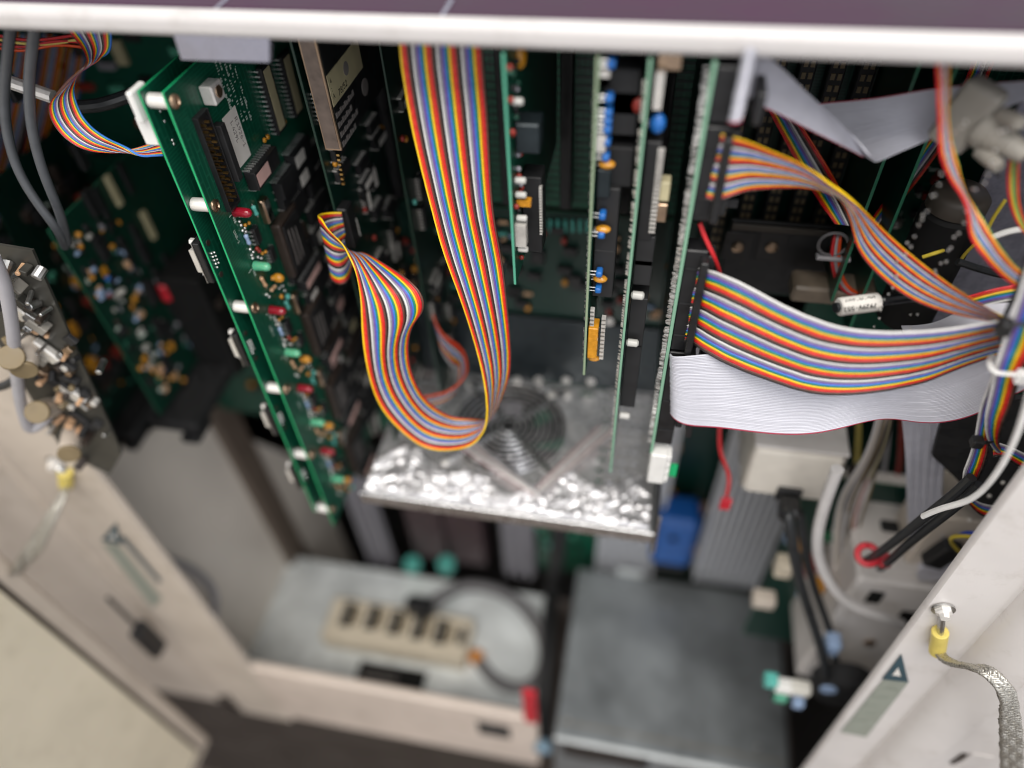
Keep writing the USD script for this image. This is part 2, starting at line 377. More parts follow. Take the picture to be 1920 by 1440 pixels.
wp = [(q[1], q[2]) for q in wp]; wp = [(wp[0][0], -.55)] + wp + [(wp[-1][0], -.55)]
wm = trimesh.creation.extrude_polygon(Polygon(wp), .006, engine='earcut'); wv = np.array(wm.vertices)
part('inner_panel', fixn((np.stack([XI - wv[:, 2], wv[:, 0], wv[:, 1]], 1), np.array(wm.faces))), 'inner_lavender', cab, label='pale inner side panel below the left boards', smooth=False)
part('panel_post', bx((XI - .004, at(506, 1000, X=XI)[1], -.5), (XI + .012, at(506, 1000, X=XI)[1] + .05, at(378, 790, X=XI)[2]), .005), 'post_brown', cab)
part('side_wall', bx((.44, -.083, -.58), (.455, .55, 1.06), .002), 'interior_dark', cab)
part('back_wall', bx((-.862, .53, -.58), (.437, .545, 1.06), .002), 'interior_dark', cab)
solo('floor', bx((-3, -3, -.62), (3, 3, -.60)), 'floor_brown', 'dark brown floor under the cabinet sill', kind='structure')
# door, swung open towards the viewer on the left
DX = -.570
def dz_(px, py): return at(px, py, X=DX)
dc = dz_(395, 1385); DZ0 = dc[2]; DY = dc[1]
dr = part('door', bx((DX - .045, DY - .50, DZ0), (DX, DY, 1.0), .004), 'cabinet_beige', cab, smooth=30)
i0 = dz_(362, 1375)
part('door_panel', bx((DX - .002, DY - .48, DZ0 + .024), (DX + .0018, DY - .0262, .99), .001), 'door_cream', dr)
part('gasket', bx((DX - .001, DY - .0258, DZ0 + .0215), (DX + .0008, DY - .0205, .99)), 'socket_brown', dr)
part('gasket', bx((DX - .001, DY - .48, DZ0 + .018), (DX + .0008, DY - .0262, DZ0 + .0236)), 'socket_brown', dr)
la, lb = at(268, 1175, X=-.558), at(300, 1235, X=-.558)
lt = part('latch', bx((-.570, la[1] - .015, lb[2] + .003), (-.555, la[1] + .008, la[2] + .003), .003), 'black_plastic', dr)
part('latch_rod', bx((-.566, la[1] - .0045, la[2] + .003), (-.562, la[1], la[2] + .082), .0009), 'soft_black', lt)
# warning stickers: a plate with a triangle above plain text
def sign(par, c, tri, Y, label):
    c = [at(a, b, Y=Y) for a, b in c]; c = [q + [0, -.0003, 0] for q in c]
    q = part('sticker', (np.array(c + [p + [0, .0005, 0] for p in c]), np.array([[0, 1, 2], [0, 2, 3]])), 'sign_yellow', par, label=label, smooth=False)
    t = [at(a, b, Y=Y) + [0, -.0007, 0] for a, b in tri]
    part('warning_triangle', fixn((np.array(t + [p + [0, .0005, 0] for p in t]), np.array([[0, 1, 2], [5, 4, 3], [0, 3, 4], [0, 4, 1], [1, 4, 5], [1, 5, 2], [2, 5, 3], [2, 3, 0]]))), 'sign_teal', q, smooth=False)
    g = np.mean(t, 0); s = .32
    part('warning_mark', fixn((np.array([g + (p - g) * s * np.array([1, 1, .8]) + [0, -.0004, -.001] for p in t] + [g + (p - g) * s + [0, 0, -.001] for p in t]), np.array([[0, 1, 2], [5, 4, 3], [0, 3, 4], [0, 4, 1], [1, 4, 5], [1, 5, 2], [2, 5, 3], [2, 3, 0]]))), 'sticker_white', q, smooth=False)
    dn = (c[3] - c[0]) / np.linalg.norm(c[3] - c[0]); ac = (c[1] - c[0]); wd = np.linalg.norm(ac); ac = ac / wd; L = np.linalg.norm(c[3] - c[0])
    for k in range(5):
        o = c[0] + dn * L * (.12 + .15 * k) + ac * wd * .12
        part('text_line', obox(o + [0, -.0002, 0], ac * wd * (.72 - .1 * (k % 3)), dn * .0015, np.array([0, -.0002, 0])), 'sticker_print', q, smooth=False)
sign(rp, [(1656, 1274), (1703, 1279), (1624, 1382), (1575, 1372)], [(1690, 1226), (1654, 1272), (1703, 1278)], -.0755, 'warning sticker with dark triangle')
sign(lp, [(192, 1018), (222, 1022), (304, 1122), (286, 1140)], [(218, 980), (190, 1012), (228, 1020)], -.0206, 'warning sticker with teal triangle')
t0, t1 = at(226, 1010, Y=-.0216), at(298, 1094, Y=-.0216)
part('dark_band', obox(t0, t1 - t0, np.array([.006, 0, .0075]), np.array([0, -.0003, 0])), 'sign_teal', lp)

# ================================================================ printed boards
LEAN, ZL = .0166, 1.0335
def lean(mesh):
    v, f, _ = meshkit.arrays(mesh); v = v.copy(); v[:, 0] -= LEAN * (ZL - v[:, 2]); return v, f
XL2, XL1, TH = -.2521, -.2661, .0016          # left faces of the two stacked boards
F2 = XL2 + TH                                 # component face of the front board
def lf(px, py, h=0., X=None):
    """pixel -> (y, z) on the component face of the leaning left board, h above it"""
    X = F2 if X is None else X; z = .85
    for _ in range(6): p = at(px, py, X=X + h - LEAN * (ZL - z)); z = p[2]
    return p[1], p[2]
def put(name, mesh, mat, par, **k): return part(name, lean(mesh), mat, par, **k)

def dip(par, X, y0, z0, ly, lz, along='z', n=8, h=.0038, sticker=None, s=1, mat='chip_black', T=None, pins=True, sfrac=(.12, .88), slead='solder', label=None):
    """a dual in line chip on the board face at X (s: +1 faces +x); pins are one joined part"""
    T = T or (lambda m_: m_)
    lift = .0012
    c = part('chip', T(bx((X + s * lift, y0, z0), (X + s * (lift + h), y0 + ly, z0 + lz), .0004)), mat, par, label=label)
    if pins:
        P = []; L = lz if along == 'z' else ly
        for i in range(n):
            t = (i + .5) / n * L
            for side in (0, 1):
                if along == 'z':
                    ye = y0 - .0011 if side == 0 else y0 + ly + .0002
                    P.append(bx((X + s * .0001, ye, z0 + t - .00055), (X + s * (lift + h * .55), ye + .0009, z0 + t + .00055)))
                else:
                    ze = z0 - .0011 if side == 0 else z0 + lz + .0002
                    P.append(bx((X + s * .0001, y0 + t - .00042, ze), (X + s * (lift + h * .55), y0 + t + .00042, ze + .0009)))
        part('pins', T(cat(P)), slead, c, kind='stuff')
    if sticker:
        a, b = sfrac; q = X + s * (lift + h)
        if along == 'z': part('sticker', T(bx((q, y0 + ly * .16, z0 + lz * a), (q + s * .0002, y0 + ly * .84, z0 + lz * b))), sticker, c)
        else: part('sticker', T(bx((q, y0 + ly * a, z0 + lz * .16), (q + s * .0002, y0 + ly * b, z0 + lz * .84))), sticker, c)
    return c
def axial(name, par, p0, p1, r, mat, T=None, lead=.0016):
    """resistor or diode: body with dumb-bell ends and two wire leads"""
    T = T or (lambda m_: m_); p0, p1 = np.array(p0), np.array(p1); L = np.linalg.norm(p1 - p0); d = (p1 - p0) / L
    b = part(name, T(lathe(p0, p1, [(0, r * .5), (L * .08, r), (L * .25, r), (L * .32, r * .82), (L * .68, r * .82), (L * .75, r), (L * .92, r), (L, r * .5)], 10)), mat, par, smooth=50)
    part('leads', T(cat([cyl(p0 - d * lead, p0, .00028, 5), cyl(p1, p1 + d * lead, .00028, 5)])), 'solder', b)
    return b
def bead(name, par, c, r, mat, T=None, lead=None):
    T = T or (lambda m_: m_)
    b = part(name, T(ball(c, r, 7)), mat, par, smooth=True)
    if lead is not None:
        c = np.array(c); part('leads', T(cat([cyl(c, c + np.array(lead) + [0, .0012, 0], .00028, 5), cyl(c, c + np.array(lead) - [0, .0012, 0], .00028, 5)])), 'solder', b)
    return b

# ---- the double board at the left
db = thing('double_circuit_board', 'bright green pair of stacked circuit boards joined by silver standoffs, with red and green lamps', 'circuit board', (XL2, 0, .61))
put('circuit_board', bx((XL2, 0, .612), (XL2 + TH, .155, ZL), .0003), 'board_green', db)
rb_ = put('circuit_board', bx((XL1, 0, .632), (XL1 + TH, .155, ZL), .0003), 'board_green', db, label='rear board carrying the plugs')
def zof(px, py, X=None): return lf(px, py, 0, X)[1]
for k, (px, py) in enumerate([(310, 193), (388, 386), (463, 577), (523, 727), (572, 848), (612, 947)]):
    y, z = lf(px + 14, py, 0); y = .0055
    so = put('standoff', cyl((XL1 + TH, y, z), (XL2, y, z), .0041, 14, ch=.0004), 'nickel', db, smooth=50)
    put('screw', lathe((F2, y, z), (F2 + .0022, y, z), [(0, .0040), (.0012, .0038), (.002, .0022), (.0012, .0017)], 12), 'bronze_metal', so, smooth=50)
    put('screw', lathe((XL1, y, z), (XL1 - .0022, y, z), [(0, .0033), (.0012, .0031), (.002, .0018)], 12), 'nickel', so, smooth=50)
for k, (px, py) in enumerate([(388, 485), (458, 645), (515, 778), (556, 888)]):
    z = lf(px + 10, py, 0, XL1)[1]; y = .0045
    fl = put('plug', bx((XL1 - .0052, y - .0062, z - .0155), (XL1 - .0012, y + .0062, z + .0155), .0005), 'black_plastic', db, label='nine pin socket on the back of the rear board')
    pr = [(-.0042, -.0088), (.0042, -.0075), (.0042, .0075), (-.0042, .0088)]
    hull = trimesh.convex.convex_hull(np.array([(XL1 - .0052 - hx, y + a * q, z + b * q) for hx, q in ((0, 1.), (.0055, 1.), (.0062, .92)) for a, b in pr]))
    put('shell', hull, 'tin', fl, smooth=30)
    put('flange', bx((XL1 - .0060, y - .0064, z - .0157), (XL1 - .0053, y + .0064, z + .0157), .0002), 'steel', fl)
    for s in (-1, 1):
        put('jackscrew', cyl((XL1 - .0060, y, z + s * .0125), (XL1 - .0105, y, z + s * .0125), .0022, 6, ch=.0004), 'nickel', fl)
    put('solder_joints', cat([ball((XL1 + TH + .0004, y + (.0014 if i % 2 else -.0014), z - .0055 + i * .00137), (.0010, .0007, .0007), 5) for i in range(9)]), 'solder', fl, kind='stuff')
    for s in (-1, 1): put('rivet', cyl((XL1 + TH, y, z + s * .0125), (XL1 + TH + .0004, y, z + s * .0125), .002, 10), 'socket_brown', fl)
z = lf(290, 245, 0, XL1)[1]
pc = put('plug', bx((XL1 - .0095, .001, z - .0095), (XL1, .012, z + .0075), .0012), 'white_plastic', db, label='white plastic plug above the rainbow cable')
put('latch', bx((XL1 - .0105, .003, z - .003), (XL1 - .0094, .010, z + .004), .0004), 'white_plastic', pc)
put('card_ejector', bx((XL1 - .0042, -.004, lf(290, 215, 0, XL1)[1]), (XL1 - .0006, .010, ZL + .001), .0012), 'white_plastic', db)
for px, py in ((296, 207), (302, 228), (318, 262), (322, 268)):
    y, z = lf(px + 6, py, 0, XL1 + TH); put('solder_dot', ball((XL1 + TH, .01, z), (.0006, .0009, .0009), 6), 'solder', rb_)
# pin header with its black shroud
(ya, za), (yb_, zb_) = lf(366, 215), lf(450, 365)
hd = put('pin_header', cat([bx((F2, .0138, zb_), (F2 + .0036, .0147, za), .0002), bx((F2, .0258, zb_), (F2 + .0036, .0267, za), .0002), bx((F2, .0147, zb_), (F2 + .0036, .0258, zb_ + .0012)), bx((F2, .0147, za - .0012), (F2 + .0036, .0258, za)), bx((F2, .0147, zb_ + .0012), (F2 + .0016, .0258, za - .0012))]), 'black_plastic', db)
put('guard', bx((F2, .0283, zb_ + .012), (F2 + .006, .034, za - .012), .0004), 'soft_black', hd)
for i in range(13):
    for j in (0, 1):
        zz = zb_ + .006 + i * (za - zb_ - .012) / 12; yy = .0178 + j * .0046
        put('pin', cat([bx((F2 + .001, yy - .0006, zz - .0006), (F2 + .0046, yy + .0006, zz + .0006))]), 'gold', hd)
# metal terminal, printed text, white label
y, z = lf(385, 170)
tm = put('terminal', bx((F2, y - .006, z - .006), (F2 + .008, y + .006, z + .005), .0008), 'nickel', db, label='square metal screw terminal')
put('screw', cyl((F2 + .008, y, z), (F2 + .0088, y, z), .0035, 12, ch=.0003), 'bronze_metal', tm)
put('lug', bx((F2 + .001, y + .006, z - .005), (F2 + .0022, y + .0095, z - .002), .0002), 'solder', tm)
(y0, z0), (y1, z1) = lf(423, 228), lf(466, 287)
yc, zc = lf(444, 258)
lab = put('label', bx((F2, yc - .0085, zc - .0165), (F2 + .0003, yc + .0085, zc + .0165)), 'sticker_white', db, label='white paper label with two printed lines')
for k, (s_, dy) in enumerate((('L 429L', -.002), ('R 1926-1', .0035))):
    put('print', text(s_, .0030, (F2 + .0003, yc + dy, zc + .011), (0, 0, -1), (0, 1, 0)), 'ink_faint', lab, smooth=False)
for i in range(5):
    y, z = lf(405 + i * 9, 118 + i * 2)
    for j in range(4):
        put('printing', cat([bx((F2, y - .0012, z - j * .0095 - q * .0016), (F2 + .0001, y + .0012 - rng.random() * .002, z - j * .0095 - q * .0016 + .0005 + .0008 * rng.random())) for q in range(5) if rng.random() < .8] + [bx((F2, y, z - j * .0095), (F2 + .0001, y + .0005, z - j * .0095 + .0005))]), 'silk_white', db, smooth=False)
for px, py in ((418, 178), (430, 188), (432, 202), (423, 180)):
    y, z = lf(px, py); put('solder_dot', cyl((F2, y, z), (F2 + .0004, y, z), .0011, 8), 'silk_white', db)
# big chips at the top with tan stripes
for (pa, pb) in (((468, 140), (518, 235)), ((508, 118), (545, 210))):
    (ya, za), (yb2, zb2) = lf(*pa), lf(*pb)
    dip(db, F2, ya + .006, zb2 - .003, .013, za - zb2 + .004, n=14, sticker='sticker_cream', T=lean, sfrac=(.05, .95))
for px, py in ((494, 256), (526, 228), (488, 262)):
    y, z = lf(px, py); bead('capacitor', db, (F2 + .003, y, z), (.0012, .0018, .0018), 'cap_amber', T=lean)
# sockets row below the label: two stickered chips each
for (px, py, ly, st) in ((462, 352, .034, 'sticker_pink'), (535, 318, .030, 'sticker_white'), (545, 352, .026, 'sticker_white'), (512, 370, .030, None)):
    y, z = lf(px, py)
    dip(db, F2, y, z - .002, ly, .0125, 'y', n=12, sticker=st, T=lean, h=.0075, sfrac=(.05, .55), mat='chip_black')
# the repeated channel of lamps, chips and small parts
yR, zR = lf(438, 397)
chz = [0] + [lf(px, py)[1] - zR for px, py in ((507, 579), (560, 726), (603, 844))]
def ch(px, py, h=0): y, z = lf(px, py, h); return y, z
for k, dz in enumerate(chz):
    near = k < 3
    def V(px, py, h): y, z = lf(px, py, h); return np.array([F2 + h, y, z + dz])
    def led(px, py, mat, nm):
        y, z = lf(px, py); z += dz
        l = put('lamp', lathe((F2 + .0006, y, z), (F2 + .0122, y, z), [(0, .0034), (.0014, .0034), (.0015, .0031), (.0084, .0031), (.0102, .0026), (.0112, .0015), (.0116, .0001)], 16), mat, db, smooth=50, label=nm)
        put('leads', cat([cyl((F2, y - .0012, z), (F2 + .0007, y - .0012, z), .0004, 5), cyl((F2, y + .0012, z), (F2 + .0007, y + .0012, z), .0004, 5)]), 'solder', l)
        return y, z
    y, z = led(438, 397, 'led_red', 'red indicator lamp')
    put('printing', bx((F2, y - .006, z - .0003), (F2 + .0001, y - .0033, z + .0003)), 'silk_white', db, smooth=False)
    put('printing', cat([bx((F2, y - .0030 + j * .0011, z - .0035 - i * .0016), (F2 + .0001, y - .0021 + j * .0011, z - .0024 - i * .0016)) for i in range(3) for j in range(2)]), 'silk_white', db, smooth=False)
    y, z = lf(446, 437); put('printing', text('UAR-' + '1111'[k], .0022, (F2, y - .004, z + dz + .004), (0, .05, -1), (0, 1, .05), .0001), 'silk_white', db, smooth=False)
    # teal capacitor and crystal
    axial('capacitor', db, V(474, 386, .0022), V(482, 403, .0022), .0016, 'cap_teal', T=lean)
    (ya, za) = lf(479, 378); (yb2, zb2) = lf(503, 408)
    cr = put('crystal', bx((F2, ya, zb2 + dz), (F2 + .0052, yb2, za + dz), .0012), 'bronze_metal', db, smooth=40)
    put('crystal_top', bx((F2 + .0052, ya + .0012, zb2 + dz + .0012), (F2 + .0056, yb2 - .0012, za + dz - .0012)), 'steel', cr)
    for px, py in ((460, 422), (467, 418), (492, 475), (498, 472)): bead('capacitor', db, V(px, py, .0022), (.0011, .0013, .0013), 'cap_amber', T=lean)
    for px, py in ((449, 415), (452, 422), (459, 427), (455, 432), (461, 434), (469, 467), (475, 472), (472, 478), (484, 482), (490, 484), (474, 484)):
        put('solder_joint', ball(V(px, py, .0008), (.0010, .0012, .0010), 6), 'solder', db, smooth=True)
    for px, py in ((482, 466), (486, 470)): bead('capacitor', db, V(px, py, .002), (.0014, .0016, .0016), 'cap_red', T=lean)
    dip(db, F2, *(np.array(lf(474, 460)) + [0, dz]), .0062, .0125, n=4, T=lean, slead='solder', h=.0034)
    dip(db, F2, *(np.array(lf(503, 492)) + [0, dz]), .0062, .0105, n=4, T=lean, h=.0034)
    axial('resistor', db, V(460, 440, .0017), V(468, 458, .0017), .0015, 'resistor_blue', T=lean)
    y, z = led(476, 498, 'led_green', 'green indicator lamp')
    put('printing', bx((F2, y - .008, z - .0003), (F2 + .0001, y - .0033, z + .0003)), 'silk_white', db, smooth=False)
    put('printing', cat([bx((F2, y - .0030 + j * .0011, z - .0035 - i * .0016), (F2 + .0001, y - .0021 + j * .0011, z - .0024 - i * .0016)) for i in range(3) for j in range(2)]), 'silk_white', db, smooth=False)
    axial('resistor', db, V(489, 520, .0017), V(499, 537, .0017), .0014, 'resistor_tan', T=lean)
    axial('resistor', db, V(508, 545, .0017), V(516, 536, .0017), .0014, 'resistor_tan', T=lean)
    tb = put('capacitor', fixn(cat([ball(V(522, 521, .006), (.0042, .003, .0035), 9)])), 'cap_amber', db, smooth=True, label='plump amber capacitor')
    put('neck', cyl(V(508, 521, .002), V(518, 521, .005), .0017, 8), 'cap_amber', tb)
    for px, py in ((524, 540), (530, 536), (534, 545), (500, 552), (505, 556)):
        put('solder_joint', ball(V(px, py, .0008), (.0010, .0012, .0010), 6), 'solder', db, smooth=True)
    bead('capacitor', db, V(528, 556, .002), (.0014, .0018, .0018), 'cap_amber', T=lean)
    bead('capacitor', db, V(540, 556, .003), (.0018, .0022, .0026), 'cap_teal', T=lean)
    # tall socketed chip and the stickered chip beyond it
    (ya, za), (yb2, zb2) = lf(505, 428), lf(542, 512)
    Y0 = ya; W_ = .030
    sk = put('socket', bx((F2, Y0, zb2 + dz), (F2 + .0075, Y0 + W_, za + dz + .002), .0012), 'socket_brown', db, label='square brown socket')
    put('chip', bx((F2 + .0076, Y0 + .003, zb2 + dz + .003), (F2 + .0088, Y0 + W_ - .003, za + dz - .001), .0005), 'chip_black', sk)
    put('printing', cat([bx((F2 + .0088, Y0 + .007 + j * .005, zb2 + dz + .008), (F2 + .0089, Y0 + .0085 + j * .005, za + dz - .006 - j * .002)) for j in range(3)]), 'ink_faint', sk, smooth=False)
    y, z = lf(556, 532); dip(db, F2, y - .003, z + dz - .004, .036, .0085, 'y', n=14, sticker='sticker_pink', T=lean, h=.0085, sfrac=(.03, .75))
    y, z = lf(580, 545); dip(db, F2, y + .004, z + dz - .022, .008, .026, 'z', n=7, T=lean, h=.004, sticker='sticker_white' if k == 1 else None)
    y, z = lf(585, 420); dip(db, F2, y + .004, z + dz - .022, .0125, .030, 'z', n=10, T=lean, h=.004, sticker='sticker_white' if k > 1 else None, slead='tin')
    y, z = lf(632, 500); dip(db, F2, y + .010, z + dz - .022, .010, .030, 'z', n=10, T=lean, h=.004, sticker='sticker_white' if k % 2 else None, slead='tin')
for r_ in range(9):
    z = .645 + r_ * .036
    for c_ in range(2):
        y = .052 + c_ * .044 + (.012 if r_ % 2 else 0)
        if y + .04 < .153 and not (z > .93): dip(db, F2, y, z + .002, .040, .0135, 'y', n=13, T=lean, h=.0042 + .002 * c_, sticker=['sticker_white', 'sticker_pink', None, None, 'sticker_cream'][(r_ * 2 + c_ * 3) % 5], sfrac=(.1, .4), mat='chip_black', slead='tin')
        if y + .04 < .153 and not (z > .93): dip(db, F2, y + .004, z + .0195, .034, .0125, 'y', n=11, T=lean, h=.005, mat='socket_brown' if (r_ + c_) % 3 == 0 else 'chip_black', slead='tin')
y, z = lf(676, 880); bead('capacitor', db, (F2 + .006, y, z), (.004, .0035, .0045), 'cap_amber', T=lean, lead=(-.006, 0, 0))
y, z = lf(652, 900); bead('capacitor', db, (F2 + .003, y, z), (.003, .002, .002), 'cap_blue', T=lean)
# ---- flat grey bracket over the top of the double board
a, b, c_, d_ = at(322, 55, Y=-.001), at(505, 60, Y=-.001), at(505, 117, Y=-.001), at(340, 112, Y=-.001)
solo('bracket', fixn((np.array([a, b, c_, d_, a + [0, .004, 0], b + [0, .004, 0], c_ + [0, .004, 0], d_ + [0, .004, 0]]), np.array([[0, 1, 2], [0, 2, 3], [4, 6, 5], [4, 7, 6], [0, 4, 5], [0, 5, 1], [1, 5, 6], [1, 6, 2], [2, 6, 7], [2, 7, 3], [3, 7, 4], [3, 4, 0]]))), 'lens_violet', 'lavender grey flat bracket hanging over the top of the double board', 'bracket', smooth=False)

# ================================================================ card cage: tray, back and cards
TZ = .66
tray = thing('fan_tray', 'shiny metal tray with round finger guards under the hanging rainbow loop', 'tray', (-.095, .09, TZ))
def rings(cx, cy, rad, r0=.0042):
    """concentric wire guard with spokes"""
    P = []
    for k in range(rad): P.append(tube([(cx + (.008 + k * r0) * math.cos(a), cy + (.008 + k * r0) * math.sin(a), TZ + .002) for a in np.linspace(0, 2 * math.pi, 57)], .0008, sides=5, smoothpath=False))
    return P
from shapely.geometry import Polygon, Point, box as sbox
from shapely import affinity
X0, X1, Y0_, Y1_ = -.2235, .0325, .0115, .166
pl_ = sbox(X0, Y0_, X1, Y1_)
fans = [(-.108, .104)]
for cx, cy in fans: pl_ = pl_.difference(Point(cx, cy).buffer(.056, 28))
for k in range(9):
    for y in (.158,): pl_ = pl_.difference(affinity.rotate(sbox(X0 + .012 + k * .0275, y - .003, X0 + .026 + k * .0275, y + .003), 4 * math.sin(k * 3)))
for k in range(9):
    for sx in (-.205, -.195, -.020, -.010, 0.0, .010): pl_ = pl_.difference(sbox(sx, .042 + k * .012, sx + .006, .047 + k * .012))
pm = trimesh.creation.extrude_polygon(pl_, .0012, engine='earcut'); pm.apply_translation((0, 0, TZ - .0012))
part('plate', pm, 'bright_tray', tray, smooth=False)
for n_, (cx, cy) in enumerate(fans):
    g = part('finger_guard', cat(rings(cx, cy, 9, .0058)), 'bright_tray', tray, smooth=60)
    for a in range(4):
        t = math.pi / 4 + a * math.pi / 2; d = np.array([math.cos(t), math.sin(t), 0])
        part('spoke', tube([np.array([cx, cy, TZ + .0032]) + d * r for r in (.006, .03, .068)], .0026, n=8, sides=8, flat=.5), 'tray_edge', g)
    for a in range(4):
        t = math.pi / 4 + a * math.pi / 2
        part('screw', lathe((cx + .0705 * math.cos(t), cy + .0705 * math.sin(t), TZ), (cx + .0705 * math.cos(t), cy + .0705 * math.sin(t), TZ + .003), [(0, .004), (.0016, .0038), (.003, .0018)], 12), 'nickel', g, smooth=50)
    f_ = thing('cooling_fan', 'black cooling fan under the shiny tray, seen through its round finger guard', 'fan', (cx, cy, TZ - .03))
    part('housing', trimesh.creation.extrude_polygon(sbox(cx - .060, cy - .060, cx + .060, cy + .060).difference(Point(cx, cy).buffer(.0565, 24)), .025, engine='earcut').apply_translation((0, 0, TZ - .0275)), 'black_plastic', f_, smooth=False)
    part('hub', cyl((cx, cy, TZ - .024), (cx, cy, TZ - .005), .021, 24, ch=.002), 'soft_black', f_)
    for a in range(7):
        t = a * 2 * math.pi / 7 + n_; V = []
        for u in np.linspace(0, 1, 6):
            r = .021 + u * .0345; w = .30 + .1 * u
            V += [(cx + r * math.cos(t + u * .25), cy + r * math.sin(t + u * .25), TZ - .021), (cx + r * math.cos(t + w + u * .25), cy + r * math.sin(t + w + u * .25), TZ - .008)]
        V = np.array(V); Q = []
        for i in range(5): Q += [[2 * i, 2 * i + 1, 2 * i + 3], [2 * i, 2 * i + 3, 2 * i + 2]]
        Q = np.array(Q); part('blade', (np.vstack([V, V + [0, 0, .0012]]), np.vstack([Q[:, ::-1], Q + 12])), 'soft_black', f_)
part('front_lip', sweep_x(rect_round(.0085, .0112, TZ - .014, TZ + .0012, .0012, 3), X0 - .002, X1 + .002), 'tray_edge', tray, smooth=50)
# torn looking foil and wire scraps on the front of the tray
for k in range(60):
    x, y = X0 + .01 + rng.random() * .236, .014 + abs(rng.gauss(0, .030)); a = rng.random() * 3
    d = np.array([math.cos(a), math.sin(a) * .6, .1 * rng.random()]); e = np.array([-d[1], d[0], .35 * rng.random()])
    part('card_guide', obox(np.array([x, y, TZ + .0008]), d * (.004 + .012 * rng.random()), e * (.0008 + .0022 * rng.random()), np.array([0, 0, .0008]), .0002), 'tray_edge', tray)
for k, (c0, c1) in enumerate((((1008, 935), (880, 835)), ((1000, 938), (1135, 810)))):
    pass
NX, NY = 96, 28
gx, gy = np.meshgrid(np.linspace(X0 + .003, X1 - .003, NX), np.linspace(.0125, .068, NY), indexing='ij')
q_ = np.stack([gx * 95, gy * 95, 0 * gx], -1)
gz = TZ + .0012 + .0050 * np.abs(meshkit.noise(q_, 5) - .5) + .0042 * np.abs(meshkit.noise(q_ * 2.6, 9) - .5) + .0022 * meshkit.noise(q_ * 4.7, 2)
gz[:, -1] = TZ + .0006; gz[:, 0] = TZ + .0014
edge_ = .058 + .010 * np.sin(gx[:, 0] * 90) - .026 * np.exp(-((gx[:, 0] + .108) / .04) ** 2)
gy = .0125 + (gy - .0125) / (.068 - .0125) * (edge_ - .0125)[:, None]
fv = np.stack([gx, gy, gz], -1).reshape(-1, 3); ii, jj_ = np.meshgrid(np.arange(NX - 1), np.arange(NY - 1), indexing='ij'); b_ = (ii * NY + jj_).ravel()
part('crumpled_foil', (fv, np.vstack([np.stack([b_, b_ + NY, b_ + NY + 1], 1), np.stack([b_, b_ + NY + 1, b_ + 1], 1)])), 'foil', tray, smooth=25)
pw = thing('wire_pair', 'pink and white wires crossing in a V on the shiny tray', 'wires', at(1008, 930, Z=TZ))
for k in range(6):
    e = (k - 3) * 9 + rng.random() * 8
    for q in (((860 + e, 815), (930 + e * .7, 872), (1008 + e * .3, 925)), ((1150 + e, 800), (1080 + e * .8, 862), (1006 + e * .4, 928))):
        part('wire', tube([at(a, b, Z=TZ + .0058 + .001 * (k % 3)) for a, b in q], .0009, 18, 6), ['wire_pink', 'white_plastic', 'cable_light', 'wire_pink', 'tin', 'cable_grey'][k], pw)
side = part('end_plate', bx((X1 + .0022, .009, TZ - .03), (X1 + .0037, .17, TZ + .028), .0004), 'soft_black', tray)
part('edge', bx((X1 + .0038, .0085, TZ - .03), (X1 + .0058, .0105, TZ + .028), .0004), 'tray_edge', tray)

# slate back plate and backplane with its long sockets
bpz = at(1050, 390, Y=.17)[2]
bp = thing('backplane', 'dark green backplane with tall black sockets at the back of the card cage', 'circuit board', (-.08, .172, bpz))
part('circuit_board', bx((-.235, .172, bpz), (.04, .1745, 1.06)), 'backplane_green', bp)
for k in range(12):
    x = -.228 + k * .0228
    sc = part('socket', bx((x, .162, bpz + .004), (x + .009, .172, 1.055), .0008), 'black_plastic', bp)
    part('slot', bx((x + .0025, .1612, bpz + .008), (x + .0065, .1622, 1.05)), 'soft_black', sc)
for k in range(12):
    x = -.219 + k * .0228
    for j in range(26):
        part('trace', bx((x + .0006, .1716, bpz + .006 + j * .0062), (x + .0126, .1721, bpz + .0078 + j * .0062)), 'backplane_dark', bp, smooth=False)
lb_ = thing('lower_backplane', 'dark board with blurred small parts below the green backplane', 'circuit board', (-.08, .170, .75))
part('circuit_board', bx((-.235, .170, .748), (.04, .1725, bpz - .004)), 'backplane_dark', lb_)
for k in range(95):
    x, z = -.225 + rng.random() * .25, .755 + rng.random() * (bpz - .77)
    q = rng.random()
    if q < .4: part('chip', bx((x, .164, z), (x + .012, .170, z + .007), .0006), 'chip_black', lb_)
    elif q < .75: bead('capacitor', lb_, (x, .166, z), (.0028, .003, .0035), rng.choice(['cap_amber', 'cap_red', 'resistor_tan', 'cap_amber']))
    else: part('resistor', cyl((x, .1675, z), (x + .008, .1675, z), .0016, 8, ch=.0004), rng.choice(['resistor_tan', 'cap_teal', 'resistor_blue']), lb_)
for k in range(9):
    p = at(990 + k * 14, 412, Y=.166); part('resistor', cyl(p, p + [0, 0, -.012], .0014, 8, ch=.0003), 'cap_teal', lb_)
sp = thing('slate_plate', 'slate grey metal plate with bolts at the bottom back of the card cage', 'plate', (-.09, .168, .70))
part('plate', bx((-.235, .1655, TZ + .002), (.036, .1675, .7475), .0008), 'plate_slate', sp)
for px, py in ((970, 712), (1010, 712), (1062, 712), (1108, 714), (1143, 601), (940, 706)):
    p = at(px, py, Y=.1655); part('bolt', lathe(p, p + [0, -.003, 0], [(0, .0042), (.002, .004), (.003, .002)], 12), 'nickel', sp, smooth=50)
p = at(1035, 737, Y=.150); part('bolt', lathe((p[0], .150, TZ), (p[0], .150, TZ + .004), [(0, .005), (.0025, .0045), (.004, .002)], 14), 'nickel', sp, smooth=50)

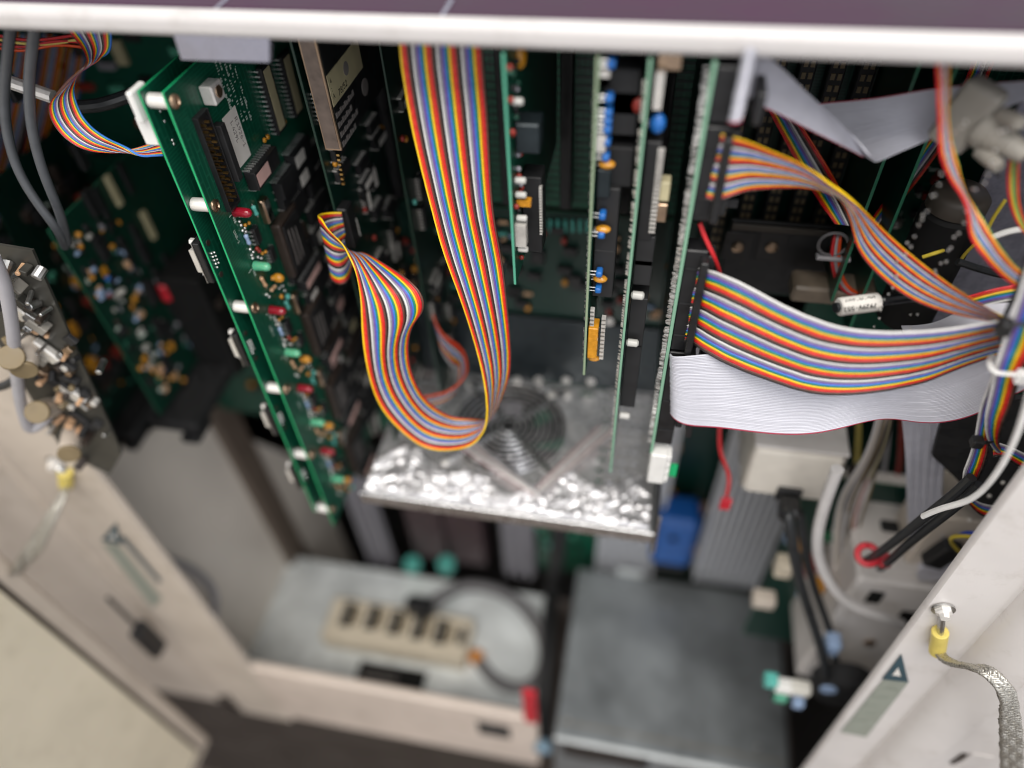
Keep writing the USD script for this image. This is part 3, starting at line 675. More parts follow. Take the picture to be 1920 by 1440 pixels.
# side plates and dark boards behind the module at the left of the cage
def dark_board(X, y0, y1, z0, z1, label, seed, n=26, mat='board_dark', stick=.2):
    r = random.Random(seed)
    t = thing('circuit_board', label, 'circuit board', (X, y0, z0)); part('board', bx((X, y0, z0), (X + .0016, y1, z1), .0002), mat, t)
    for k in range(n):
        ly, lz = (.0075, .019) if r.random() < .55 else (.020, .0075)
        y, z = y0 + .004 + r.random() * (y1 - y0 - ly - .006), z0 + .006 + r.random() * (z1 - z0 - lz - .01)
        dip(t, X + .0016, y, z, ly, lz, 'z' if lz > ly else 'y', n=7, sticker='sticker_white' if r.random() < stick else None, slead='tin')
    for k in range(n // 2):
        y, z = y0 + .003 + r.random() * (y1 - y0 - .006), z0 + .006 + r.random() * (z1 - z0 - .012)
        bead('capacitor', t, (X + .004, y, z), (.0018, .0022, .0024), r.choice(['cap_amber', 'cap_amber', 'cap_red', 'cap_teal']))
    return t
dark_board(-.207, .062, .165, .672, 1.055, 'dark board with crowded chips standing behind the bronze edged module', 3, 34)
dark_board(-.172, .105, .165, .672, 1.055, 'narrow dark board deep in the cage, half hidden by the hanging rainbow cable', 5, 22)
# module with bronze front edge, yellowish label and printed lines on its side
MX0, MX1, MY = -.2005, -.1895, .060
mz0 = at(636, 284, Y=MY)[2]
mo = thing('power_module', 'black module with a bronze metal front edge and a yellowish printed label', 'module', (MX0, MY, mz0))
part('body', bx((MX0 + .0003, MY + .002, mz0), (MX1 - .0003, .150, 1.05), .0008), 'black_plastic', mo)
part('front_edge', bx((MX0, MY - .0005, mz0 + .0005), (MX1, MY + .0018, 1.05), .0005), 'bronze_metal', mo)
part('front_window', bx((MX0 + .0012, MY - .0008, mz0 + .002), (MX1 - .0012, MY - .0004, 1.045)), 'window_brown', mo)
def mf(px, py): p = at(px, py, X=MX1); return p[1], p[2]
(ya, za), (yb2, zb2) = mf(612, 143), mf(625, 202); (yc, zc) = mf(670, 100)
lb2 = part('label', bx((MX1 - .0003, ya, zb2), (MX1 + .0002, yc + .004, za), .0), 'sticker_cream', mo, label='yellowish label with a dark emblem and figures')
hL = za - zb2
part('print', cyl((MX1, (ya + yc) / 2 + .003, za - hL * .42), (MX1 + .00035, (ya + yc) / 2 + .003, za - hL * .42), hL * .22, 16), 'ink_faint', lb2)
part('print', text('78/52', hL * .2, (MX1 + .0002, ya + .010, zb2 + hL * .1), (0, 1, 0), (0, 0, 1), .0001), 'ink', lb2, smooth=False)
for k in range(3): part('print', text('A:4'[k], hL * .16, (MX1 + .0002, ya + .002, zb2 + hL * (.2 + .25 * k)), (0, 1, 0), (0, 0, 1), .0001), 'ink', lb2, smooth=False)
for k in range(4):
    part('print', cat([bx((MX1 - .0003, ya + .001 + i * .0036, zb2 - .008 - k * .0062), (MX1 - .0001, ya + .0036 + i * .0036, zb2 - .0045 - k * .0062 - .001 * (i % 2))) for i in range(9 - k % 2 * 2)]), 'ink_faint', mo, smooth=False)
part('emblem', cyl((MX1 - .0003, yc + .002, zb2 - .012), (MX1 - .0001, yc + .002, zb2 - .012), .0055, 18), 'ink_faint', mo)
for k in range(7):
    p = at(634 + k * 1.6, 290 + k * 9, Y=MY + .004); part('pin', bx(p - [.0008, .001, .0006], p + [.0012, .001, .0008]), 'gold', mo)

# ---- four cards standing edge-on
def card(X, z0, matn, label, y0=0., th=.0017):
    t = thing('circuit_board', label, 'circuit board', (X, y0, z0)); part('board', bx((X, y0, z0), (X + th, .160, 1.06), .0002), matn, t); return t
XB = [at(951, 310, Y=0)[0], at(1105, 400, Y=0)[0], at(1180, 490, Y=0)[0], at(1279, 470, Y=0)[0]]
ZB = [at(957, 533, Y=0)[2], at(1090, 703, Y=0)[2], at(1143, 886, Y=0)[2], at(1216, 850, Y=0)[2]]
b1 = card(XB[0], ZB[0], 'board_mint', 'mint edged card just right of the hanging rainbow cable, the shortest of the four')
b2 = card(XB[1], ZB[1], 'board_olive', 'olive edged card with blue capacitors along its front')
b3 = card(XB[2], ZB[2], 'board_pale', 'pale edged card with a tall black chip and one round blue capacitor')
b4 = card(XB[3], ZB[3], 'board_pale', 'pale edged card bristling with solder, carrying the black cable sockets', th=.0022)
def ze(px, py, Y=0.): return at(px, py, Y=Y)
def sidebox(par, name, px, py, Yc, X, h0, h, ly, lz, mat, c=.0005, **k):
    z = at(px, py, Y=Yc)[2]; return part(name, bx((X + h0, Yc - ly / 2, z - lz / 2), (X + h0 + h, Yc + ly / 2, z + lz / 2), c), mat, par, **k)
# card 1
X = XB[0] + .0017
bead('capacitor', b1, at(975, 105, Y=.03), (.0035, .0045, .0065), 'cap_amber')
sidebox(b1, 'relay', 978, 248, .016, X, .001, .0125, .014, .016, 'plate_slate', c=.0008)
for px, py, m_ in ((965, 190, 'cap_pale'), (971, 338, 'cap_pale'), (971, 365, 'cap_pale'), (967, 408, 'cap_pale'), (968, 466, 'cap_pale')):
    z = at(px, py, Y=.006)[2]; part('capacitor', cyl((X + .0005, .006, z), (X + .0065, .006, z), .0018, 10, ch=.0006), m_, b1)
for j in range(13):
    z = at(967, 420 + j * 3.1, Y=.005)[2]; part('pin', bx((X, .003, z - .0004), (X + .006, .0085, z + .0004)), 'tin', b1)
for j in range(17):
    z = at(996, 350 + j * 5.3, Y=.02)[2]; part('pin', bx((X + .011, .0185, z - .0005), (X + .0125, .0215, z + .0005)), 'tin', b1)
sidebox(b1, 'chip', 992, 392, .028, X, .001, .011, .014, .05, 'chip_black')
for j in range(3):
    z = at(978, 374 + j * 4, Y=.008)[2]; part('pin', bx((X + .001, .006, z - .0005), (X + .0085, .010, z + .0005)), 'cap_amber', b1)
for j in range(36):
    z = at(962, 120 + rng.random() * 380, Y=.006)[2]; y = .002 + rng.random() * .02
    bead('component', b1, (X + .0012, y, z), (.0016, .0014, .0016), rng.choice(['heat_grey', 'cap_red', 'board_mid', 'chip_black', 'chip_black', 'slot_tan']))
# card 2
X = XB[1] + .0017
for px, py in ((1140, 115), (1131, 180), (1136, 207), (1135, 222), (1133, 238), (1134, 262), (1132, 290), (1125, 400), (1123, 435), (1120, 508), (1118, 538)):
    z = at(px, py, Y=.006)[2]
    c_ = part('capacitor', bx((X + .0030, .002, z - .0020), (X + .0068, .008, z + .0020), .0008), 'cap_blue', b2, smooth=50)
    part('leads', cat([cyl((X, .004, z - .0012), (X + .0032, .004, z - .0012), .0003, 5), cyl((X, .004, z + .0012), (X + .0032, .004, z + .0012), .0003, 5)]), 'solder', c_)
for px, py in ((1142, 308), (1113, 428), (1118, 522)): bead('capacitor', b2, (X + .0055, .006, at(px, py, Y=.006)[2]), (.0042, .0028, .0022), 'cap_amber', lead=(-.005, 0, 0))
for py, n in ((133, 5), (255, 5), (145, 3)):
    for j in range(n):
        z = at(1130, py + j * 6, Y=.004)[2]; part('pin', bx((X, .002, z - .0006), (X + .0045, .006, z + .0006)), 'tin', b2)
for px, py, l in ((1135, 400, .040), (1130, 500, .034)): sidebox(b2, 'relay', px, py, .016, X, .001, .012, .014, l, 'soft_black')
sidebox(b2, 'relay', 1127, 335, .010, X, .001, .0068, .010, .016, 'plate_slate')
sidebox(b2, 'switch_block', 1106, 634, .006, X, .0005, .006, .010, .026, 'cap_amber', label='amber switch block near the foot of the card')
bead('capacitor', b2, (X + .0045, .005, at(1108, 671, Y=.005)[2]), (.004, .0022, .002), 'cap_amber', lead=(-.004, 0, 0))
for c0 in (1103, 1119):
    for j in range(11):
        z = at(c0, 578 + j * 7.5, Y=.005 if c0 < 1110 else .012)[2]; part('pin', bx((X + (.001 if c0 < 1110 else .008), .003, z - .0006), (X + (.0035 if c0 < 1110 else .0105), .006, z + .0006)), 'tin', b2)
for py in (160, 200, 300): sidebox(b2, 'relay', 1150, py, .02, X, .001, .017, .014, .022, 'soft_black')
bead('capacitor', b2, (X + .018, .014, at(1155, 195, Y=.014)[2]), (.003, .003, .004), 'cap_red')
# card 3
X = XB[2] + .0017
sidebox(b3, 'chip', 1222, 350, .016, X, .001, .0075, .014, .058, 'chip_black')
for j in range(20):
    z = at(1222 - j * .5, 280 + j * 8, Y=.008)[2]; part('pin', bx((X + .0068, .0065, z - .00048), (X + .0100, .0095, z + .00048)), 'tin', b3)
bead('capacitor', b3, at(1233, 231, Y=.010), (.0040, .0036, .0052), 'cap_blue')
part('leads', cat([cyl(at(1233, 231, Y=.010) + [-.004, s * .002, 0], np.array([X, .010 + s * .002, at(1233, 231, Y=.010)[2]]), .0004, 5) for s in (-1, 1)]), 'solder', b3)
for px, py, m_ in ((1238, 352, 'sticker_cream'), (1232, 392, 'bronze_metal')): sidebox(b3, 'crystal', px, py, .012, X, .010, .005, .008, .011, m_)
for px, py in ((1187, 553), (1178, 642), (1162, 778)):
    p = at(px, py, Y=.005); part('capacitor', cyl((X + .001, .005, p[2]), (X + .0085, .005, p[2]), .0025, 12, ch=.001), 'cap_pale', b3)
sidebox(b3, 'crystal', 1240, 108, .014, X, .002, .011, .008, .008, 'bronze_metal')
for j in range(14):
    z = at(1226, 135 + j * 5, Y=.007)[2]; part('pin', bx((X + .002, .005, z - .0005), (X + .006, .009, z + .0005)), 'tin', b3)
for px, py, l in ((1205, 455, .02), (1198, 495, .018), (1190, 590, .04), (1172, 690, .06)): sidebox(b3, 'relay', px, py, .018, X, .001, .010, .016, l, 'soft_black')
def solder_side(par, X, z0, z1, n, ymax, hmax, seed):
    r = random.Random(seed); P = []
    for k in range(n):
        z, y = z0 + (z1 - z0) * (k + r.random()) / n, abs(r.gauss(0, ymax)) + .0006
        P.append(lathe((X, y, z), (X - hmax * (.5 + .5 * r.random()), y + .0003, z), [(0, .0010), (hmax * .35, .0005), (hmax * .6, .0003)], 5))
    return part('solder_pins', cat(P), 'solder', par, kind='stuff', smooth=60)
solder_side(b3, XB[2], ZB[2] + .01, 1.05, 260, .006, .0028, 1)
solder_side(b4, XB[3], ZB[3] + .01, 1.05, 520, .008, .0042, 2)
solder_side(b2, XB[1], ZB[1] + .01, 1.05, 150, .005, .0014, 3)
# white block at the foot of card 4
p = at(1228, 873, Y=.0)
wb = part('terminal_block', bx((XB[3] + .001, -.003, p[2] - .018), (XB[3] + .013, .012, p[2] + .016), .001), 'white_plastic', b4, label='white terminal block at the foot of the card')
for k in range(4): part('terminal', bx((XB[3] + .0125, -.002, p[2] - .016 + k * .0083), (XB[3] + .0155, .008, p[2] - .0098 + k * .0083), .0006), 'white_plastic', wb)
part('board_tab', bx((XB[3] + .0155, .004, p[2] - .016), (XB[3] + .0215, .0055, p[2] - .002)), 'board_green', b4)
# black sockets down the right side of card 4, cable plugs in them
XS = XB[3] + .0022
def socket(par, pz_top, pz_bot, label):
    sk = part('socket', bx((XS, .0005, pz_bot), (XS + .0115, .0125, pz_top), .0006), 'black_plastic', par, label=label)
    n = max(2, int((pz_top - pz_bot) / .024))
    for k in range(n): part('key', bx((XS + .001, -.0002, pz_bot + (k + .5) / n * (pz_top - pz_bot)), (XS + .0112, .0006, pz_bot + (k + .5) / n * (pz_top - pz_bot) + .0008)), 'soft_black', sk)
    return sk
za_, zb_2 = at(1365, 245, Y=0)[2], at(1335, 405, Y=0)[2]
zc_, zd_ = at(1318, 490, Y=0)[2], at(1285, 655, Y=0)[2]
socket(b4, 1.058, za_ + .003, 'socket of the grey cable at the top')
socket(b4, za_ + .001, zb_2 - .004, 'socket of the upper rainbow cable')
socket(b4, zc_ + .006, zd_ - .002, 'socket of the middle rainbow cable')
socket(b4, zd_ - .004, ZB[3] + .012, 'socket of the lower grey cable')
def plug(z0, z1, label, px=None):
    x0 = at(*px, Y=-.004)[0] if px else XS + .0185
    q = part('plug', bx((x0, -.0062, z0), (x0 + .004, .0125, z1), .0006), 'black_plastic', b4, label=label)
    part('plug_body', bx((XS + .0118, .0012, z0 + .0005), (XS + .0158, .0118, z1 - .0005), .0005), 'soft_black', q)
    part('clip', bx((XS + .0116, .0125, z0 - .002), (XS + .0226, .0140, z0 + .003), .0005), 'soft_black', q)
plug(zb_2 - .001, za_ - .001, 'plug of the upper rainbow cable', (1349, 310)); plug(zd_, zc_ + .003, 'plug of the middle rainbow cable', (1302, 560)); plug(za_ + .006, 1.05, 'plug of the upper grey cable'); plug(ZB[3] + .03, zd_ - .005, 'plug of the lower grey cable')

# ================================================================ flat cables
Y34 = code(4, -1, 34)
ribbon('ribbon_cable', 'rainbow cable that hangs down the middle and loops up to the left board', None, Y34, [
    (748, 30, .037, 904, 35, .037), (748, 85, .035, 905, 90, .035), (762, 190, .031, 913, 195, .031), (785, 300, .027, 919, 300, .027), (815, 418, .022, 927, 405, .023),
    (833, 480, .017, 941, 485, .019), (862, 560, .009, 950, 560, .015), (888, 640, .001, 957, 640, .013), (906, 710, -.007, 954, 705, .013), (913, 765, -.012, 935, 755, .015),
    (909, 802, -.014, 912, 788, .016), (888, 832, -.015, 888, 786, .013), (850, 844, -.015, 852, 782, .010), (800, 840, -.014, 822, 768, .008), (752, 808, -.012, 795, 743, .006),
    (712, 760, -.009, 773, 700, .005), (688, 690, -.005, 766, 648, .005), (679, 625, 0, 777, 606, .003), (677, 575, .004, 794, 580, .002), (672, 535, .008, 788, 548, .004),
    (663, 500, .013, 748, 511, .015), (652, 476, .019, 700, 483, .033), (641, 457, .024, 668, 480, .052), (625, 440, .028, 658, 510, .050), (612, 425, .031, 650, 528, .043),
    (603, 411, .035, 637, 533, .041), (597, 404, .041, 623, 522, .046), (603, 400, .049, 628, 505, .054), (620, 398, .055, 640, 480, .060), (640, 398, .058, 652, 462, .062)], .0432, samples=150)
st_ = solo('cable_plug', bx(at(640, 398, Y=.06) + [-.004, 0, .002], at(650, 462, Y=.06) + [.006, .012, -.002], .001), 'black_plastic', 'black plug where the looped rainbow cable meets the left boards', 'plug')
UP = 'rainbow cables plugged into the edge card'
ribbon('ribbon_cable', 'upper rainbow cable curving down from the edge card to the tied bundle', None, Y34, [
    (1346, 248, .002, 1316, 369, .002), (1372, 255, .0, 1342, 376, .0), (1406, 266, .003, 1385, 362, .003), (1445, 282, .008, 1430, 354, .008), (1502, 307, .014, 1488, 352, .016), (1560, 346, .019, 1535, 356, .024),
    (1606, 381, .021, 1571, 370, .024), (1652, 426, .020, 1592, 405, .022), (1700, 470, .016, 1606, 462, .016), (1750, 510, .009, 1646, 515, .008), (1800, 546, .0, 1710, 562, -.001),
    (1850, 576, -.008, 1790, 590, -.009), (1895, 600, -.012, 1865, 604, -.011), (1940, 618, -.01, 1930, 616, .012)], .0432, samples=110)
ribbon('ribbon_cable', 'wide middle rainbow cable sagging from the edge card across the grey one', None, code(9, -1, 40), [
    (1303, 499, .002, 1276, 640, .002), (1321, 504, -.001, 1294, 642, -.001), (1350, 513, -.009, 1322, 660, -.009), (1392, 531, -.016, 1366, 684, -.016), (1442, 558, -.022, 1420, 706, -.022), (1492, 583, -.026, 1472, 724, -.026),
    (1542, 603, -.029, 1520, 737, -.028), (1592, 616, -.030, 1568, 741, -.028), (1652, 622, -.030, 1622, 738, -.026), (1722, 621, -.028, 1680, 729, -.022), (1782, 616, -.025, 1740, 714, -.016), (1842, 607, -.022, 1800, 690, -.010), (1892, 599, -.018, 1866, 668, -.006), (1935, 592, -.014, 1925, 655, 0)], .0508, samples=110)
G50 = ['rib_grey'] * 49 + ['rib_red']
ribbon('ribbon_cable', 'broad lower grey cable wrapped round the bottom of the edge card sockets', None, [0] * 50, [
    (1315, 650, .040, 1312, 770, .045), (1292, 648, .034, 1286, 775, .036), (1272, 650, .022, 1268, 778, .022), (1261, 655, .012, 1260, 778, .011), (1257, 662, .002, 1258, 776, .002), (1262, 668, -.005, 1266, 786, -.005), (1285, 668, -.008, 1286, 796, -.008),
    (1330, 664, -.009, 1335, 801, -.011), (1390, 662, -.008, 1405, 809, -.013), (1465, 668, -.006, 1480, 815, -.014), (1545, 680, -.004, 1550, 809, -.011), (1620, 688, -.002, 1615, 793, -.005), (1680, 684, .002, 1672, 786, .002), (1740, 672, .004, 1735, 793, .004), (1800, 650, .004, 1805, 785, .002), (1870, 622, .004, 1880, 752, -.004), (1940, 598, .006, 1950, 715, -.006)], .0635, samples=120, mats=G50, wob=.00006)
ribbon('ribbon_cable', 'grey cable end showing between the upper and middle rainbow cables', None, [0] * 30, [
    (1700, 640, .012, 1690, 612, .03), (1760, 630, .008, 1752, 606, .028), (1830, 620, .006, 1815, 580, .026), (1950, 608, .006, 1935, 566, .026)], .038, samples=30, mats=G50[:30])
ribbon('ribbon_cable', 'folded upper grey cable with a red edge sweeping to the right', None, [0] * 40, [
    (1421, 85, .012, 1392, 215, .012), (1405, 88, -.001, 1376, 231, -.001), (1398, 92, -.009, 1367, 231, -.009), (1408, 90, -.013, 1379, 232, -.013), (1416, 92, -.008, 1388, 226, -.008), (1420, 95, .004, 1394, 205, .004), (1431, 100, .018, 1402, 194, .018), (1462, 124, .024, 1424, 199, .024), (1505, 165, .030, 1465, 217, .028), (1560, 217, .033, 1522, 246, .030),
    (1615, 272, .035, 1592, 281, .033), (1638, 299, .036, 1618, 294, .042), (1646, 303, .040, 1560, 252, .060), (1684, 287, .046, 1505, 205, .072), (1777, 247, .052, 1620, 186, .072), (1850, 216, .056, 1755, 165, .066), (1945, 180, .056, 1945, 151, .062)], .0508, samples=110, mats=G50[10:])
ribbon('ribbon_cable', 'twisted rainbow cable hanging edge-on in front of the upper grey cable', None, code(2, 1, 14), [
    (1757, 80, .008, 1779, 80, .016), (1760, 180, .008, 1778, 180, .016), (1762, 240, .008, 1779, 235, .018), (1765, 290, .006, 1790, 290, .014), (1785, 340, .004, 1800, 330, .012), (1812, 385, .0, 1814, 370, .012), (1820, 440, -.005, 1838, 405, .006), (1842, 478, -.010, 1866, 450, -.002), (1882, 520, -.014, 1895, 490, -.006), (1940, 560, -.018, 1940, 528, -.008)], .0178, samples=80)
V10 = code(9, -1, 10)
vg = 'rainbow strips of the tied bundle by the right post'
ribbon('ribbon_cable', 'front rainbow strip of the tied bundle beside the right post', None, V10, [
    (1945, 440, -0.0320, 1992, 520, -0.0320), (1925, 500, -0.0330, 1968, 580, -0.0330), (1904, 566, -0.0340, 1948, 640, -0.0340), (1887, 617, -0.0350, 1932, 680, -0.0350), (1867, 683, -0.0360, 1912, 716, -0.0360), (1854, 745, -0.0360, 1899, 756, -0.0360), (1847, 780, -0.0350, 1887, 785, -0.0350), (1849, 815, -0.0320, 1877, 812, -0.0300), (1860, 838, -0.0260, 1873, 832, -0.0220), (1872, 850, -0.0200, 1880, 845, -0.0120)], .0127, samples=60)
ribbon('ribbon_cable', 'rainbow strip running down below the lower black tie', None, V10, [
    (1872, 660, -0.0220, 1895, 690, -0.0200), (1858, 710, -0.0250, 1884, 722, -0.0230), (1840, 758, -0.0260, 1868, 762, -0.0240), (1831, 800, -0.0270, 1858, 803, -0.0260), (1826, 826, -0.0270, 1856, 826, -0.0260), (1817, 855, -0.0270, 1852, 856, -0.0260), (1806, 886, -0.0260, 1841, 886, -0.0240), (1806, 906, -0.0230, 1828, 911, -0.0200), (1814, 926, -0.0180, 1821, 926, -0.0150)], .0127, samples=50)
ribbon('ribbon_cable', 'rainbow strip folding away to the right behind the white tie tail', None, V10, [
    (1862, 828, -0.0160, 1862, 858, -0.0180), (1876, 831, -0.0160, 1876, 856, -0.0180), (1900, 840, -0.0160, 1898, 868, -0.0180), (1945, 862, -0.0150, 1945, 898, -0.0170)], .0127, samples=24)
ribbon('ribbon_cable', 'lowest rainbow strip curling behind the right post', None, V10, [
    (1815, 925, -0.0100, 1812, 940, -0.0120), (1830, 938, -0.0100, 1828, 958, -0.0120), (1850, 946, -0.0080, 1848, 970, -0.0110), (1890, 950, 0.0000, 1890, 975, -0.0040)], .0127, samples=24)
# dim ones deeper inside
ribbon('ribbon_cable', 'dim rainbow cable dropping behind the upper grey cable', None, code(2, 1, 12), [
    (1415, 150, .135, 1460, 140, .135), (1440, 205, .135, 1480, 190, .135), (1480, 280, .13, 1520, 260, .13), (1515, 345, .12, 1560, 325, .12), (1540, 385, .10, 1590, 385, .10), (1565, 420, .09, 1605, 425, .09)], .016, samples=40)
ribbon('ribbon_cable', 'dim rainbow cable climbing right behind the twisted one', None, code(2, 1, 12), [
    (1600, 455, .085, 1650, 450, .085), (1640, 402, .11, 1660, 415, .11), (1690, 330, .135, 1720, 340, .135), (1745, 255, .145, 1775, 265, .145), (1800, 170, .148, 1835, 180, .148), (1830, 90, .148, 1870, 100, .148)], .016, samples=40)
ribbon('ribbon_cable', 'small rainbow loop deep in the cage behind the hanging cable', None, code(3, -1, 16), [
    (812, 590, .10, 825, 640, .10), (830, 625, .095, 830, 660, .1), (862, 650, .085, 850, 690, .09), (876, 680, .07, 858, 690, .08), (872, 705, .055, 855, 725, .07), (845, 730, .045, 838, 752, .065), (800, 742, .045, 800, 765, .065), (765, 745, .045, 770, 770, .065)], .02, samples=50)
ribbon('ribbon_cable', 'rainbow cable curling from under the lip into the back of the double board', None, code(6, -1, 26)[::-1], [
    (100, 10, .05, 205, 15, .05), (125, 55, .05, 209, 62, .05), (146, 80, .048, 207, 92, .048), (160, 104, .042, 192, 108, .046), (160, 122, .036, 167, 122, .044), (136, 146, .03, 150, 134, .042), (106, 176, .026, 140, 158, .036), (92, 198, .024, 142, 186, .030), (97, 226, .022, 155, 217, .026), (118, 255, .020, 178, 243, .022),
    (146, 275, .019, 208, 262, .020), (183, 285, .019, 240, 278, .018), (228, 284, .021, 258, 290, .016), (262, 277, .026, 282, 293, .015), (300, 262, .03, 306, 292, .016)], .033, samples=90)
for k, (dx, Y, lab) in enumerate(((0, .20, 'dark striped cable far left behind the grey cables'), (46, .22, 'dark striped cable between the two grey cables'), (92, .24, 'dark striped cable behind the curled rainbow one'))):
    ribbon('ribbon_cable', lab, None, code(2 + 3 * k, 1, 20), [(30 + dx, 60, Y, 75 + dx, 75, Y), (15 + dx, 150, Y, 62 + dx, 150, Y), (-5 + dx, 230, Y, 45 + dx, 240, Y), (-25 + dx, 320, Y, 20 + dx, 335, Y), (-40 + dx, 420, Y, 0 + dx, 430, Y)], .026, samples=20, sides=6)
for k in range(4):
    solo('loose_wire', tube(pl((-20, 62 + k * 8, .07), (40, 74 + k * 7, .075), (100, 72 + k * 5 + 5 * math.sin(k * 2), .08), (160, 62 + k * 9, .085)), .0009, 24, 7), ['wire_red', 'lug_yellow', 'wire_red', 'ribbon_orange'][k],
         ['red wire topmost of the loose ones under the lip at left', 'yellow wire among the loose ones under the lip', 'second red wire among the loose ones at left', 'orange wire lowest of the loose ones at left'][k], 'wire')

# ================================================================ round cables and ties
solo('grey_cable', tube(pl((24, 20, .02), (14, 100, .02), (8, 180, .02), (14, 250, .018), (35, 320, .015), (70, 380, .012), (105, 428, .012), (122, 462, .02)), .0029, 60, 12), 'cable_dark', 'dark grey round cable down the far left edge', 'cable')
solo('grey_cable', tube(pl((70, 20, .015), (58, 110, .015), (55, 180, .015), (62, 250, .013), (84, 330, .011), (110, 395, .012), (126, 455, .02)), .0029, 60, 12), 'cable_dark', 'second dark grey round cable, nearer the curled rainbow one', 'cable')
solo('grey_cable', tube(pl((150, 200, .06), (190, 196, .062), (235, 182, .07), (290, 160, .08)), .0042, 30, 10), 'cable_black', 'dim cable leading behind the top of the double board', 'cable')
cl = thing('metal_clamp', 'bright metal rod with bolts crossing behind the two dark grey cables', 'clamp', at(60, 170, Y=.05))
part('rod', tube([at(-20, 140, Y=.05), at(30, 158, Y=.05), at(100, 182, Y=.05)], .0042, 12, 10), 'nickel', cl)
solo('grey_cable', tube(pl((-14, 480, -.045), (4, 520, -.045), (18, 580, -.046), (28, 660, -.047), (36, 740, -.048), (48, 790, -.048), (58, 803, -.047), (72, 798, -.044), (88, 782, -.04)), .0040, 60, 12), 'cable_grey', 'pale grey cable hanging down the left edge to a plug', 'cable')
solo('black_cable', tube(pl((-20, 728, -.04), (10, 722, -.04), (34, 706, -.038), (50, 695, -.035)), .0033, 20, 10), 'cable_black', 'short black cable behind the pale grey one', 'cable')
tie = thing('black_cable_tie', 'black cable tie strapping the bundle to the upper rainbow cable ends', 'cable tie', at(1885, 612, Y=-0.0400))
p = at(1884, 612, Y=-0.0400); part('head', bx(p - [.0028, .003, .0045], p + [.0028, .003, .0035], .0006), 'tie_black', tie)
part('strap', tube([at(1884, 612, Y=-0.0420), at(1905, 609, Y=-0.0425), at(1945, 606, Y=-0.0420)], .0016, 12, 8, flat=.6), 'tie_black', tie)
part('strap', tube([at(1878, 640, Y=-0.0200), at(1882, 600, Y=-0.0300), at(1908, 540, Y=-0.0280), at(1930, 470, Y=-0.0280)], .0012, 20, 8), 'cable_black', tie)
tie = thing('black_cable_tie', 'lower black cable tie pinching the rainbow strip', 'cable tie', at(1840, 830, Y=-0.0300))
p = at(1832, 829, Y=-0.0305); part('head', bx(p - [.0030, .003, .003], p + [.0030, .003, .003], .0007), 'tie_black', tie)
part('strap', tube([at(1822, 833, Y=-0.0305), at(1840, 831, Y=-0.0315), at(1860, 827, Y=-0.0280)], .0012, 14, 8), 'tie_black', tie)
tie = thing('white_cable_tie', 'white cable tie looped round the front rainbow strip', 'cable tie', at(1890, 700, Y=-0.0450))
part('strap', tube(pl((1862, 668, -0.0200), (1857, 684, -0.0360), (1866, 697, -0.0420), (1890, 701, -0.0430), (1915, 702, -0.0430), (1945, 700, -0.0400)), .0017, 36, 8, flat=.6), 'tie_white', tie)
p = at(1918, 708, Y=-0.0440); part('head', bx(p - [.003, .002, .0035], p + [.003, .003, .0035], .0006), 'tie_white', tie)
solo('tie_tail', tube(pl((1935, 720, -0.0680), (1915, 790, -0.0680), (1890, 850, -0.0660), (1855, 905, -0.0620), (1815, 938, -0.0560), (1770, 952, -0.0480), (1730, 968, -0.0400)), .0019, 60, 10, flat=.7), 'tie_white', 'long white tie tail crossing over the black cables', 'cable tie')
tm_ = thing('tie_mount', 'white adhesive tie mount below the rainbow strips', 'tie mount', at(1805, 945, Y=-0.0150))
p = at(1803, 940, Y=-0.0150); part('base', obox(p - [.006, 0, .008], np.array([.010, 0, .004]), np.array([-.002, .002, .011]), np.array([.001, .003, -.001]), .0006), 'tie_white', tm_)
for k, (dx, dy, lab) in enumerate(((0, 0, 'upper black cable running to a red ring'), (14, 14, 'lower black cable beside the red clip'))):
    solo('black_cable', tube(pl((1822 + dx, 895 + dy, -.03), (1790 + dx, 925 + dy, -.03), (1740 + dx, 965 + dy, -.028), (1690 + dx, 1005 + dy, -.02), (1650 + dx * 1.5, 1035 + dy, -.01), (1622 + dx * 2, 1052 + dy, .01)), .0030, 40, 10), 'cable_black', lab, 'cable')
rg = thing('red_ring', 'red ring round the black cable where it enters the grey box', 'ring', at(1625, 1040, Y=.0))
c0 = at(1627, 1040, Y=0.0); dd = at(1650, 1022, Y=-.02) - c0; dd /= np.linalg.norm(dd); _, a_, b_ = frame_of(dd)
part('ring', tube([c0 + .0072 * (math.cos(t) * a_ + math.sin(t) * b_) for t in np.linspace(0, 2 * math.pi, 33)], .0026, sides=10, smoothpath=False), 'red_plastic', rg, smooth=True)
c1 = at(1668, 1054, Y=0.0); solo('red_clip', obox(c1 - .005 * a_, a_ * .011, b_ * .008, dd * .006, .001), 'red_plastic', 'small red clip right of the red ring', 'clip')
solo('white_cable', tube(pl((1570, 880, .02), (1545, 950, .02), (1533, 1010, .02), (1540, 1060, .018), (1565, 1105, .012), (1600, 1135, .008), (1650, 1155, .006), (1690, 1170, .01)), .0046, 60, 12), 'cable_light', 'thick off-white cable sweeping under the grey ribbon to the right', 'cable')
